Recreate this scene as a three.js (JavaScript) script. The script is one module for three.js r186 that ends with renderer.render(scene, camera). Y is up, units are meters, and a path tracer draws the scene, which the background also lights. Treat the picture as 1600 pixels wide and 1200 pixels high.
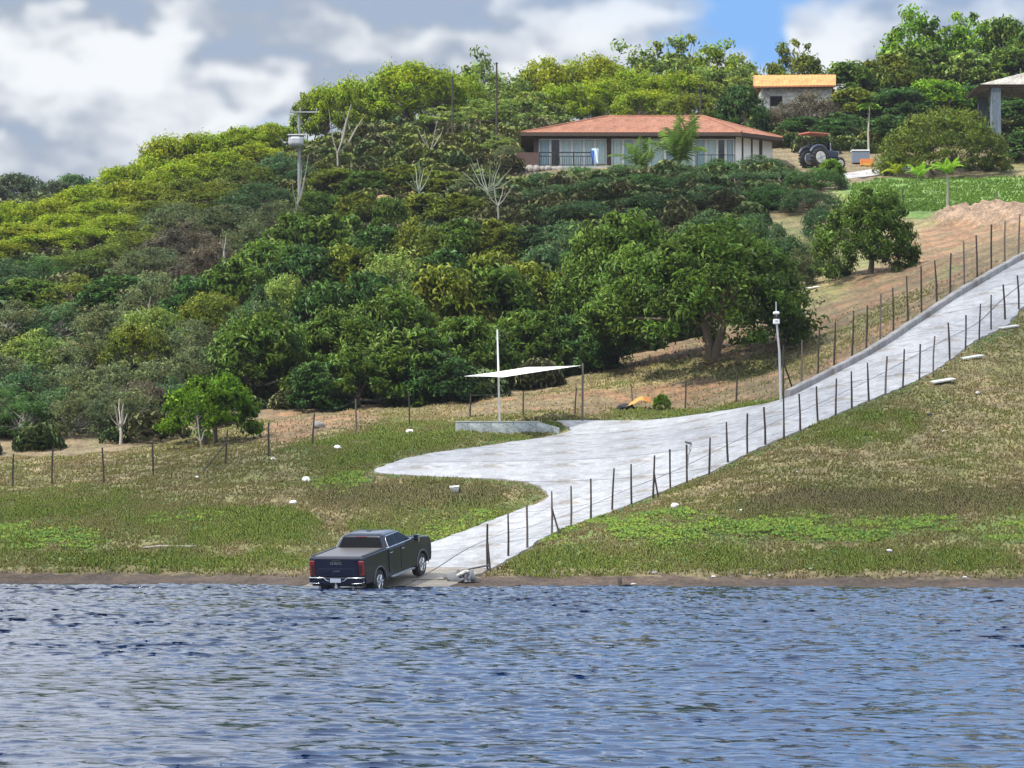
import * as THREE from 'three';
import { mergeGeometries } from 'three/addons/utils/BufferGeometryUtils.js';
import { RoundedBoxGeometry } from 'three/addons/geometries/RoundedBoxGeometry.js';
import { FontLoader } from 'three/addons/loaders/FontLoader.js';
import { TextGeometry } from 'three/addons/geometries/TextGeometry.js';

// ---------------------------------------------------------------- camera, sky, sun, exposure
const scene = new THREE.Scene();
const FPX = 4800, HZ = 800, EYE = 2.5;                       // focal length in photo pixels, horizon row, eye height over the water
const camera = new THREE.PerspectiveCamera(2 * Math.atan(600 / FPX) * 180 / Math.PI, 4 / 3, 1, 6000);
const PITCH = Math.atan((HZ - 600) / FPX);
camera.position.set(0, EYE, 0);
camera.rotation.x = PITCH;
scene.add(camera);
const renderer = new THREE.WebGLRenderer({ antialias: true });
renderer.toneMapping = THREE.LinearToneMapping;
renderer.toneMappingExposure = 1.38;
renderer.shadowMap.enabled = true;

const SUN = new THREE.Vector3(-0.46, 0.84, 0.29).normalize();
const sun = new THREE.DirectionalLight(new THREE.Color(1, 0.95, 0.86), 5);
sun.position.copy(SUN).multiplyScalar(400).add(new THREE.Vector3(0, 0, -180));
sun.target.position.set(0, 0, -180);
sun.castShadow = true;
Object.assign(sun.shadow.camera, { left: -180, right: 180, top: 180, bottom: -180, near: 10, far: 1500 });
sun.shadow.mapSize.set(4096, 4096);
scene.add(sun, sun.target);
scene.fog = new THREE.FogExp2(new THREE.Color(0.86, 0.92, 1), 0.00009);

// ---------------------------------------------------------------- random numbers and noise
function rng(seed) { let a = seed >>> 0; return () => { a = (a + 0x6d2b79f5) | 0; let t = Math.imul(a ^ (a >>> 15), 1 | a); t = (t + Math.imul(t ^ (t >>> 7), 61 | t)) ^ t; return ((t ^ (t >>> 14)) >>> 0) / 4294967296; }; }
const hash = (x, y) => { let n = Math.imul(x, 374761393) + Math.imul(y, 668265263) | 0; n = Math.imul(n ^ (n >>> 13), 1274126177); return ((n ^ (n >>> 16)) >>> 0) / 4294967296; };
function vnoise(x, y) { const xi = Math.floor(x), yi = Math.floor(y); let u = x - xi, v = y - yi; u = u * u * (3 - 2 * u); v = v * v * (3 - 2 * v); const a = hash(xi, yi), b = hash(xi + 1, yi), c = hash(xi, yi + 1), d = hash(xi + 1, yi + 1); return a + (b - a) * u + (c - a) * v + (a - b - c + d) * u * v; }
function fbm(x, y, o = 4) { let s = 0, a = 0.5, n = 0; for (let i = 0; i < o; i++) { s += a * vnoise(x, y); n += a; x = x * 2.03 + 17.1; y = y * 2.03 + 9.7; a *= 0.5; } return s / n; }
const lerp = (a, b, t) => a + (b - a) * t, clamp = (x, a = 0, b = 1) => Math.min(b, Math.max(a, x)), sstep = (a, b, x) => { const t = clamp((x - a) / (b - a)); return t * t * (3 - 2 * t); };
const mix3 = (a, b, t) => [lerp(a[0], b[0], t), lerp(a[1], b[1], t), lerp(a[2], b[2], t)];

// ---------------------------------------------------------------- the sky: broken cloud with blue gaps
{
  const W = 4096, H = 2048, data = new Float32Array(W * H * 4);
  // lumps of cloud seen in the strip of sky over the hill: azimuth and height in degrees, size, brightness
  const D = (px, py) => [(px - 800) / FPX * 57.3, (HZ - py) / FPX * 57.3];
  const lumps = [[60, 130, 1.5, 0.75, 0.42], [170, 95, 0.9, 0.7, 0.42], [215, 50, 0.7, 0.45, 0.35], [330, 215, 1.6, 0.5, 0.3], [400, 130, 0.65, 0.4, 0.34], [640, 60, 2.0, 0.3, 0.16], [930, 60, 1.6, 0.45, 0.3], [1000, 15, 0.8, 0.35, 0.34], [1260, 60, 0.85, 0.7, 0.46], [1240, 130, 1.6, 0.5, 0.3], [840, 95, 0.6, 0.3, 0.3],
    [110, 0, 1.3, 0.4, -0.6], [560, 5, 2.4, 0.42, -0.42], [350, 85, 1.0, 0.5, -0.36], [460, 165, 0.8, 0.45, -0.22], [760, 45, 1.1, 0.4, -0.12], [20, 235, 1.0, 0.2, -0.14], [1370, 80, 0.5, 0.6, -0.16]].map(([px, py, w, h, b]) => [...D(px, py), w, h, b]);
  const gaps = [[1150, 35, 1.05, 0.9, 1.0], [1205, 95, 0.5, 0.4, 0.6], [450, 225, 0.7, 0.35, 0.25], [1290, -40, 0.8, 0.5, 0.5]].map(([px, py, w, h, b]) => [...D(px, py), w, h, b]);
  for (let j = 0; j < H; j++) {
    const el = ((j + 0.5) / H - 0.5) * 180, low = el < -1;
    for (let i = 0; i < W; i++) {
      const k = (j * W + i) * 4;
      if (low) { data[k] = 0.3; data[k + 1] = 0.33; data[k + 2] = 0.36; data[k + 3] = 1; continue; }
      const u = (i + 0.5) / W, az = ((u - 0.25) * 360 + 540) % 360 - 180;
      // noise laid on a plane of cloud for the high sky and on the angles low down
      const c = Math.cos(el * Math.PI / 180), t = 1 / (Math.sin(Math.max(el, 0) * Math.PI / 180) + 0.22);
      const X = Math.sin(az * Math.PI / 180) * c * t * 1.6 + 40, Z = Math.cos(az * Math.PI / 180) * c * t * 1.6 + 40;
      const oc = el < 14 && Math.abs(az) < 15 ? 6 : 4;
      const wx = (fbm(X * 3 + 5, Z * 3 + el * 0.5, 3) - 0.5), wy = (fbm(X * 3 + 31, Z * 3 + 11 - el * 0.5, 3) - 0.5);
      const cover = fbm(X * 1.1 + wx * 0.5, Z * 1.1 + wy * 0.5 + el * 0.02, oc);
      const body = fbm(X * 2.2 + 70 + wx, Z * 2.2 + el * 0.11 + wy, oc);
      let cl = sstep(0.3, 0.5, cover + 0.1);
      let br = 0.5 + (body - 0.5) * 1.2 + 0.1 * sstep(25, 60, el);
      if (el < 13 && Math.abs(az) < 14) {                      // the part of the sky that is in view
        const inn = sstep(13, 10.5, el) * sstep(14, 11, Math.abs(az));
        const nx = (fbm(az * 0.9 + 3, el * 1.6 + 8, 5) - 0.5), ny = (fbm(az * 0.9 + 60, el * 1.6 + 28, 5) - 0.5), dx = az + nx * 2.4, dy = el + ny * 1.3;
        let b = 0.47 + (fbm(az * 1.3 + 90 + nx * 2, el * 2.6 + ny * 2, 6) - 0.5) * 0.85, g = 0;
        for (const [lx, ly, w, h, s] of lumps) b += s * Math.exp(-(((dx - lx) / w) ** 2) - ((dy - ly) / h) ** 2);
        for (const [lx, ly, w, h, s] of gaps) g += s * Math.exp(-(((dx - lx) / w) ** 4) - ((dy - ly) / h) ** 4);
        br = lerp(br, 0.5 + (b - 0.5) * 1.3, inn); cl = lerp(cl, 1 - clamp(g * 1.25), inn);
      }
      if (el > 8) { const f = sstep(8, 11, el), q = Math.exp(-(((az - 7.5 + wx * 8) / 8) ** 2) - ((el - 17 + wy * 10) / 10) ** 2); cl = lerp(cl, cl * (1 - 0.75 * q), f); br += f * 0.18 * Math.exp(-(((az + 11) / 12) ** 2) - ((el - 20) / 14) ** 2); }
      br = clamp(br, 0, 1.15);
      const dark = [0.245, 0.31, 0.43], light = [0.88, 0.91, 0.94];
      let cc = mix3(dark, light, sstep(0.05, 1.0, br));
      const up = 1 + 1.65 * sstep(13.5, 20.5, el);                  // cloud above the view brightened by hand for fill and paler water
      const bl = mix3(mix3([0.24, 0.48, 0.9], [0.52, 0.86, 1.45], sstep(11, 19, el)), [0.12, 0.34, 0.85], sstep(30, 70, el));
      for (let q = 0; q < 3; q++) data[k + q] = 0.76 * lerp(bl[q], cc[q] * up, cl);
      data[k + 3] = 1;
    }
  }
  const sky = new THREE.DataTexture(data, W, H, THREE.RGBAFormat, THREE.FloatType);
  sky.mapping = THREE.EquirectangularReflectionMapping; sky.magFilter = THREE.LinearFilter; sky.needsUpdate = true;
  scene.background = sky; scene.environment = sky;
}

// ---------------------------------------------------------------- naming, grouping and geometry helpers
const V = (x, y, z) => new THREE.Vector3(x, y, z);
const taken = new Map();
function numbered(n) { const k = taken.get(n) ?? 0; taken.set(n, k + 1); return k ? n + '_' + String(k).padStart(3, '0') : n; }
function tag(o, label, category, group) { o.userData.label = label; o.userData.category = category; if (group) o.userData.group = group; return o; }
function shadow(o) { o.traverse((m) => { if (m.isMesh) { m.castShadow = true; m.receiveShadow = true; } }); return o; }
function thing(name, label, category, p = [0, 0, 0], turn = 0, group) { const g = new THREE.Group(); g.name = numbered(name); g.position.set(p.x ?? p[0], p.y ?? p[1], p.z ?? p[2]); g.rotation.y = turn; scene.add(g); return tag(g, label, category, group); }
function plain(g) {
  let q = g.index ? g.toNonIndexed() : g;
  for (const n of Object.keys(q.attributes)) if (!['position', 'normal', 'uv'].includes(n)) q.deleteAttribute(n);
  if (!q.attributes.normal) q.computeVertexNormals();
  if (!q.attributes.uv) q.setAttribute('uv', new THREE.BufferAttribute(new Float32Array(q.attributes.position.count * 2), 2));
  return q;
}
function part(name, geos, mat, parent) {
  const l = [].concat(geos), g = l.length > 1 ? mergeGeometries(l.map(plain)) : l[0];
  const m = new THREE.Mesh(g, mat); m.name = parent === scene ? numbered(name) : name; m.castShadow = m.receiveShadow = true; parent.add(m); return m;
}
const structure = (name, geos, mat) => { const m = part(name, geos, mat, scene); m.userData.kind = 'structure'; return m; };
const E = new THREE.Euler(), Q = new THREE.Quaternion(), M4 = new THREE.Matrix4(), UPV = V(0, 1, 0);
function put(g, x = 0, y = 0, z = 0, rx = 0, ry = 0, rz = 0) { return g.applyMatrix4(M4.compose(V(x, y, z), Q.setFromEuler(E.set(rx, ry, rz, 'YXZ')), V(1, 1, 1))); }
const box = (w, h, d, x, y, z, rx, ry, rz) => put(new THREE.BoxGeometry(w, h, d), x, y, z, rx, ry, rz);
const rbox = (w, h, d, r, x, y, z, rx, ry, rz) => put(new RoundedBoxGeometry(w, h, d, 2, r), x, y, z, rx, ry, rz);
const cyl = (a, b, h, n, x, y, z, rx, ry, rz) => put(new THREE.CylinderGeometry(a, b, h, n), x, y, z, rx, ry, rz);
function bar(a, b, r0, r1 = r0, n = 6) { const d = b.clone().sub(a), L = d.length(), g = new THREE.CylinderGeometry(r1, r0, L, n, 1); return g.applyMatrix4(M4.compose(a.clone().add(b).multiplyScalar(0.5), Q.setFromUnitVectors(UPV, d.normalize()), V(1, 1, 1))); }
function limb(pts, radii, n = 6) {                               // a tapered tube through points
  const pos = [], idx = [], dirs = pts.map((p, i) => (pts[Math.min(i + 1, pts.length - 1)].clone().sub(pts[Math.max(i - 1, 0)])).normalize());
  const a = V(0, 0, 0), b = V(0, 0, 0);
  pts.forEach((p, i) => { a.set(Math.abs(dirs[i].x) > 0.8 ? 0 : 1, 0, Math.abs(dirs[i].x) > 0.8 ? 1 : 0).cross(dirs[i]).normalize(); b.crossVectors(dirs[i], a); for (let k = 0; k < n; k++) { const t = k / n * 2 * Math.PI; pos.push(p.x + radii[i] * (a.x * Math.cos(t) + b.x * Math.sin(t)), p.y + radii[i] * (a.y * Math.cos(t) + b.y * Math.sin(t)), p.z + radii[i] * (a.z * Math.cos(t) + b.z * Math.sin(t))); } });
  for (let i = 0; i + 1 < pts.length; i++) for (let k = 0; k < n; k++) { const p = i * n + k, q = i * n + (k + 1) % n; idx.push(p, q, p + n, q, q + n, p + n); }
  const e = (pts.length - 1) * n; for (let k = 1; k + 1 < n; k++) idx.push(e, e + k, e + k + 1);
  const g = new THREE.BufferGeometry(); g.setAttribute('position', new THREE.Float32BufferAttribute(pos, 3)); g.setIndex(idx); g.computeVertexNormals();
  g.setAttribute('uv', new THREE.BufferAttribute(new Float32Array(pos.length / 3 * 2), 2));
  return g;
}
// a point in the place that the photograph shows at pixel (px, py), at depth d
const cP = Math.cos(PITCH), sP = Math.sin(PITCH);
function ray(px, py) { const x = (px - 800) / FPX, y = (600 - py) / FPX; const Y = y * cP + sP, Z = y * sP - cP; return V(x / -Z, Y / -Z, -1); }
function at(px, py, d) { return ray(px, py).multiplyScalar(d).add(V(0, EYE, 0)); }

// ---------------------------------------------------------------- procedural textures
function tex(n, f, srgb = true, rep = 1) {
  const d = new Uint8Array(n * n * 4);
  for (let j = 0; j < n; j++) for (let i = 0; i < n; i++) { const c = f(i / n, j / n), k = (j * n + i) * 4; for (let q = 0; q < 3; q++) d[k + q] = clamp(c.length ? c[q] : c) * 255; d[k + 3] = 255; }
  const t = new THREE.DataTexture(d, n, n); t.wrapS = t.wrapT = THREE.RepeatWrapping; t.magFilter = THREE.LinearFilter; if (srgb) t.colorSpace = THREE.SRGBColorSpace; t.repeat.set(rep, rep); t.needsUpdate = true; return t;
}
function tnoise(u, v, f, o = 4) {                               // tiling noise
  let s = 0, a = 0.5, n = 0;
  for (let i = 0; i < o; i++) { const x = u * f, y = v * f, xi = Math.floor(x), yi = Math.floor(y); let p = x - xi, q = y - yi; p = p * p * (3 - 2 * p); q = q * q * (3 - 2 * q); const h = (i2, j2) => hash((i2 % f + f) % f + i * 57, (j2 % f + f) % f + i * 131 + f); s += a * lerp(lerp(h(xi, yi), h(xi + 1, yi), p), lerp(h(xi, yi + 1), h(xi + 1, yi + 1), p), q); n += a; a *= 0.55; f *= 2; }
  return s / n;
}
const grain = tex(512, (u, v) => { const a = tnoise(u, v, 24, 4), b = tnoise(u + 0.3, v, 5, 3); const c = 0.62 + 0.6 * (a - 0.5) + 0.34 * (b - 0.5) + 0.25; return [c, c * 0.995, c * 0.97]; });
const grainBump = tex(512, (u, v) => tnoise(u, v, 20, 5), false);
const std = (r, g, b, rough = 0.8, o = {}) => new THREE.MeshStandardMaterial({ color: new THREE.Color().setRGB(r, g, b), roughness: rough, ...o });
const phys = (r, g, b, rough = 0.8, o = {}) => new THREE.MeshPhysicalMaterial({ color: new THREE.Color().setRGB(r, g, b), roughness: rough, ...o });

// ---------------------------------------------------------------- terrain
// the edges of the concrete drive, as [photo column, photo row, depth in metres]
const DRIVE_R = [[702, 917, 102.3], [735, 903, 104.5], [764, 890, 107], [824, 856, 109.5], [862, 834, 111.5], [923, 812, 114.2], [986, 789, 117], [1047, 763, 119.5], [1107, 743, 122], [1167, 709, 124.2], [1225, 684, 126.2], [1279, 660.5, 128], [1331, 637, 130], [1384, 616, 132], [1435, 593, 134], [1484, 562, 137], [1529, 529, 141], [1592, 482, 146], [1680, 425, 153]];
const DRIVE_L = [[478, 914, 103.5], [560, 888, 107.5], [620, 868, 111], [672, 850, 113.5], [720, 833, 115.7], [760, 818, 117.5], [800, 803, 119], [830, 792, 120], [850, 784, 120.6], [857, 775, 121], [850, 765, 122], [820, 753, 123], [760, 748, 123.5], [700, 747, 124], [640, 744, 124.5], [590, 740, 125], [583, 736, 125.4], [612, 724, 127], [660, 712, 129], [740, 700, 131], [800, 691, 133], [860, 683, 135], [892, 673, 136.5], [876, 662, 138], [868, 657, 138.5], [935, 657, 138.6], [1000, 659, 138.3], [1080, 650, 137.2], [1140, 641, 136], [1200, 632, 135], [1234, 619, 135], [1281, 597, 137], [1330, 571, 139], [1375, 546, 141.5], [1430, 508, 145.5], [1487, 471, 150], [1545, 437, 154.5], [1600, 404, 159], [1680, 355, 166]];
const ctl = [];
for (const c of [...DRIVE_R, ...DRIVE_L]) { const p = at(...c); ctl.push([p.x, -p.z, p.y]); }
for (const px of [-500, -100, 100, 250, 400, 850, 1000, 1200, 1400, 1600, 1800, 2200]) { const py = lerp(911, 918, clamp(px / 1600)) + 1, p = ray(px, py), d = -EYE / p.y; ctl.push([p.x * d, d, 0]); ctl.push([p.x * d, d - 6, -0.75]); ctl.push([p.x * d, d + 2.4, 0.22]); }
for (const c of [[1600, 850, 108], [1600, 780, 114], [1600, 700, 123], [1600, 600, 134], [1600, 510, 145], [1200, 850, 108], [1200, 790, 113], [1200, 730, 120], [1000, 850, 108.5], [1000, 810, 112.5], [1400, 850, 108], [1400, 770, 116], [1400, 690, 124], [1800, 800, 112], [1800, 600, 134],
  [0, 850, 112], [0, 800, 120], [0, 755, 130], [0, 700, 143], [150, 850, 112], [150, 758, 128], [240, 745, 128], [250, 690, 143], [300, 800, 118], [350, 724, 130], [420, 717, 131], [420, 655, 147], [450, 800, 117], [480, 745, 126], [560, 700, 131], [560, 660, 142], [600, 790, 119.5], [600, 830, 116], [700, 790, 119.8], [760, 780, 120.5], [640, 690, 134], [700, 665, 139], [640, 650, 146], [780, 664, 138],
  [850, 630, 146], [1000, 632, 145], [1100, 620, 143], [1000, 575, 154], [1090, 560, 152], [1200, 580, 148], [1250, 500, 161], [1330, 430, 172], [1330, 520, 152], [1450, 440, 163], [1500, 400, 175], [1600, 360, 178], [1450, 345, 196], [1600, 330, 196], [1440, 290, 216], [1600, 290, 216], [1275, 262, 240], [1000, 262, 236], [850, 266, 236], [1345, 256, 243], [1470, 278, 231], [1570, 230, 248],
  [700, 560, 170], [900, 520, 172], [500, 560, 172], [200, 560, 178], [0, 560, 178], [200, 450, 207], [0, 460, 205], [500, 400, 212], [750, 440, 190], [750, 350, 215], [1000, 400, 192], [1150, 400, 190], [1000, 310, 216], [1200, 300, 218], [750, 290, 234], [600, 280, 236], [450, 300, 238],
  [650, 207, 264], [800, 215, 266], [500, 235, 262], [300, 300, 256], [100, 365, 251], [0, 392, 247], [1200, 185, 288], [1000, 205, 280], [1400, 175, 288], [1550, 160, 292], [1230, 200, 268], [-300, 430, 245], [-300, 560, 180], [-300, 700, 143], [1900, 290, 220], [1900, 480, 160], [1900, 180, 290]]) { const p = at(...c); ctl.push([p.x, -p.z, p.y]); }
for (const c of [[-45, 330, 26], [-20, 330, 30], [20, 335, 36], [60, 335, 38], [-75, 385, 40], [-45, 395, 41], [0, 400, 38], [60, 400, 38], [-90, 108, 0], [-90, 145, 6], [-90, 200, 15], [-90, 260, 24], [-90, 330, 30], [90, 100, 0], [90, 145, 11], [90, 200, 22], [90, 270, 36], [90, 340, 38], [-150, 110, 0], [-150, 200, 14], [-150, 300, 26], [150, 100, 0], [150, 200, 22], [150, 300, 36], [0, 80, -2.4], [0, 60, -3.5], [-90, 80, -3], [90, 80, -3], [-150, 460, 40], [0, 460, 38], [150, 460, 38]]) ctl.push(c);
const H0 = (() => {                                             // thin plate spline through the points
  const n = ctl.length, N = n + 3, A = Array.from({ length: N }, () => new Float64Array(N + 1)), U = (r2) => r2 > 1e-9 ? r2 * Math.log(r2) : 0;
  for (let i = 0; i < n; i++) { for (let j = 0; j < n; j++) A[i][j] = U((ctl[i][0] - ctl[j][0]) ** 2 + (ctl[i][1] - ctl[j][1]) ** 2); A[i][i] += 6; A[i][n] = A[n][i] = 1; A[i][n + 1] = A[n + 1][i] = ctl[i][0]; A[i][n + 2] = A[n + 2][i] = ctl[i][1]; A[i][N] = ctl[i][2]; }
  for (let c = 0; c < N; c++) { let p = c; for (let r = c + 1; r < N; r++) if (Math.abs(A[r][c]) > Math.abs(A[p][c])) p = r; [A[c], A[p]] = [A[p], A[c]]; for (let r = c + 1; r < N; r++) { const f = A[r][c] / A[c][c]; if (f) for (let k = c; k <= N; k++) A[r][k] -= f * A[c][k]; } }
  const w = new Float64Array(N); for (let r = N - 1; r >= 0; r--) { let s = A[r][N]; for (let k = r + 1; k < N; k++) s -= A[r][k] * w[k]; w[r] = s / A[r][r]; }
  return (x, d) => { x = clamp(x, -150, 150); d = clamp(d, 60, 460); let s = w[n] + w[n + 1] * x + w[n + 2] * d; for (let i = 0; i < n; i++) s += w[i] * U((x - ctl[i][0]) ** 2 + (d - ctl[i][1]) ** 2); return s; };
})();
const GX0 = -80, GZ0 = 60, GS = 0.5, GNX = 321, GNZ = 721, hgrid = new Float32Array(GNX * GNZ);
for (let j = 0; j < GNZ; j++) for (let i = 0; i < GNX; i++) hgrid[j * GNX + i] = H0(GX0 + i * GS, GZ0 + j * GS);
function ground(x, z) {                                         // height of the land at (x, z); z is negative away from the camera
  const d = -z, fx = (x - GX0) / GS, fz = (d - GZ0) / GS;
  if (fx < 0 || fz < 0 || fx >= GNX - 1 || fz >= GNZ - 1) return H0(x, d);
  const i = Math.floor(fx), j = Math.floor(fz), u = fx - i, v = fz - j, k = j * GNX + i;
  return lerp(lerp(hgrid[k], hgrid[k + 1], u), lerp(hgrid[k + GNX], hgrid[k + GNX + 1], u), v);
}
const rough = (x, z) => (fbm(x * 0.55, z * 0.55, 4) - 0.5) * 0.34 + (fbm(x * 2.7 + 9, z * 2.7, 2) - 0.5) * 0.09;
function on(px, py, d0 = 99) {                                  // where the line of sight through a pixel meets the land
  const r = ray(px, py); let d = d0, s = 0.5;
  for (; d < 420; d += s) { const y = EYE + r.y * d; if (y < ground(r.x * d, -d)) { for (let k = 0; k < 12; k++) { s /= 2; const dd = d - s; if (EYE + r.y * dd < ground(r.x * dd, -dd)) d = dd; } break; } }
  return V(r.x * d, ground(r.x * d, -d), -d);
}
const spot = (px, d) => { const x = (px - 800) / FPX * d; return V(x, ground(x, -d), -d); };
const zone = (pts) => { const w = pts.map(([x, y]) => { const p = on(x, y); return [p.x, p.z]; }); return Object.assign(w, { box: [Math.min(...w.map((p) => p[0])), Math.max(...w.map((p) => p[0])), Math.min(...w.map((p) => p[1])), Math.max(...w.map((p) => p[1]))] }); };
const flat = (pts) => Object.assign(pts, { box: [Math.min(...pts.map((p) => p[0])), Math.max(...pts.map((p) => p[0])), Math.min(...pts.map((p) => p[1])), Math.max(...pts.map((p) => p[1]))] });
function depthIn(P, x, z, m = 3) {                              // signed distance into a polygon, metres
  const b = P.box; if (x < b[0] - m || x > b[1] + m || z < b[2] - m || z > b[3] + m) return -m;
  let inside = false, best = 1e9;
  for (let i = 0, j = P.length - 1; i < P.length; j = i++) { const [xi, zi] = P[i], [xj, zj] = P[j]; if ((zi > z) !== (zj > z) && x < (xj - xi) * (z - zi) / (zj - zi) + xi) inside = !inside; const dx = xj - xi, dz = zj - zi, t = clamp(((x - xi) * dx + (z - zi) * dz) / (dx * dx + dz * dz + 1e-9)); best = Math.min(best, (x - xi - t * dx) ** 2 + (z - zi - t * dz) ** 2); }
  return (inside ? 1 : -1) * Math.sqrt(best);
}
const xz = (c) => { const p = at(...c); return [p.x, p.z]; };
const Redge = DRIVE_R.map(xz), Ledge = DRIVE_L.map(xz);
const DRIVE = flat([[-3.4, -96], ...Redge, ...[...Ledge].reverse(), [-11, -97]]);
const Z = {
  drive: DRIVE,
  green: [[[800, 905], [800, 862], [1000, 852], [1250, 856], [1620, 850], [1620, 893], [1300, 895], [1000, 896]], [[-20, 898], [-20, 862], [200, 858], [380, 864], [490, 858], [480, 890], [200, 897]], [[1270, 690], [1260, 660], [1340, 640], [1420, 640], [1400, 680], [1330, 695]], [[-20, 855], [-20, 765], [150, 762], [240, 775], [330, 800], [420, 790], [500, 810], [500, 850], [200, 850]], [[540, 800], [640, 795], [760, 785], [845, 772], [850, 784], [790, 806], [670, 850], [560, 845]], [[440, 700], [600, 672], [720, 690], [620, 722], [540, 760], [480, 740]], [[560, 690], [600, 655], [720, 662], [870, 660], [885, 674], [800, 690], [640, 690]], [[960, 655], [960, 640], [1100, 640], [1200, 628], [1225, 622], [1080, 652], [1000, 660]]].map(zone),
  weed: [[[850, 852], [905, 815], [1000, 800], [1200, 806], [1400, 812], [1620, 800], [1620, 852], [1400, 845], [1180, 852], [1000, 846]], [[-20, 850], [-20, 815], [120, 825], [200, 850], [100, 862]], [[620, 835], [680, 815], [770, 800], [760, 815], [670, 848]], [[540, 770], [490, 745], [560, 735], [590, 750]], [[240, 800], [330, 800], [330, 815], [240, 815]]].map(zone),
  dark: [[[1130, 800], [1180, 775], [1300, 770], [1620, 765], [1620, 802], [1400, 806], [1200, 802]], [[470, 778], [560, 752], [700, 752], [800, 762], [830, 772], [760, 785], [600, 795], [500, 792]]].map(zone),
  soil: [[[1240, 600], [1300, 560], [1400, 490], [1500, 420], [1620, 350], [1620, 398], [1500, 455], [1380, 538], [1280, 592]], [[960, 580], [1000, 550], [1300, 470], [1440, 360], [1620, 325], [1620, 380], [1500, 410], [1300, 520], [1150, 570]], [[380, 690], [420, 640], [560, 640], [600, 655], [540, 672], [440, 690]], [[700, 655], [860, 645], [1000, 640], [1100, 636], [1200, 622], [1260, 600], [1230, 575], [1000, 600], [800, 620], [700, 630]]].map(zone),
  mound: [[[1455, 350], [1490, 328], [1560, 322], [1620, 328], [1620, 350], [1540, 352]]].map(zone),
  lawn: [[[1300, 300], [1380, 278], [1620, 276], [1620, 326], [1540, 322], [1480, 328], [1430, 345], [1340, 330]]].map(zone),
};
const WOODS = flat([[-70, -139], [-18, -139.5], [-13.2, -146], [-9.8, -150], [-5, -149], [2, -151], [5.5, -158], [12, -163], [15, -180], [17, -205], [45, -250], [45, -300], [-70, -300]]);   // the wooded slope
function zmask(list, x, z, soft = 0.8) { let m = -9; for (const P of list) m = Math.max(m, depthIn(P, x, z)); return sstep(-soft, soft, m + (fbm(x * 0.9 + 4, z * 0.5 + 2, 3) - 0.5) * 2.4); }
function groundColor(x, z, h) {
  const n1 = fbm(x * 0.35 + 3, z * 0.22, 4), n2 = fbm(x * 1.5, z * 1.1 + 50, 3), n3 = fbm(x * 5, z * 5 + 9, 2);
  let c = mix3([0.23, 0.18, 0.09], [0.155, 0.155, 0.052], sstep(0.35, 0.65, n1 * 0.6 + n2 * 0.4));
  if (-z > 138) { const w = clamp((depthIn(WOODS, x, z, 6) + 1.5 + (n2 - 0.5) * 4) / 2); c = mix3(c, mix3([0.2, 0.135, 0.085], [0.16, 0.145, 0.07], n2), w); }  // brown leaf litter on the floor of the wood
  const g = [0.115, 0.185, 0.032];
  c = mix3(c, mix3([0.215, 0.118, 0.064], [0.17, 0.125, 0.068], sstep(0.4, 0.62, n2 * 0.5 + n1 * 0.5)), 0.92 * zmask(Z.soil, x, z));
  c = mix3(c, mix3(g, [0.2, 0.2, 0.075], n2), 0.85 * zmask(Z.green, x, z));
  c = mix3(c, mix3([0.13, 0.12, 0.07], [0.11, 0.13, 0.06], n2), 0.5 * zmask(Z.dark, x, z));
  c = mix3(c, [0.11, 0.18, 0.035], 0.8 * zmask(Z.weed, x, z));
  c = mix3(c, mix3([0.1, 0.2, 0.03], [0.13, 0.21, 0.04], n2), 0.95 * zmask(Z.lawn, x, z, 0.5));
  c = mix3(c, [0.25, 0.17, 0.118], zmask(Z.mound, x, z, 0.5));
  const hh = h + (n2 - 0.5) * 0.34 + (n3 - 0.5) * 0.2;
  c = mix3(c, [0.21, 0.15, 0.085], 0.7 * sstep(0.7, 0.45, hh)); // bare strip, then wet mud at the waterline
  c = mix3(c, [0.075, 0.047, 0.034], 0.92 * sstep(0.4, 0.26, hh));
  const k = 0.8 + 0.4 * n3; return [c[0] * k, c[1] * k, c[2] * k];
}
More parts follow.
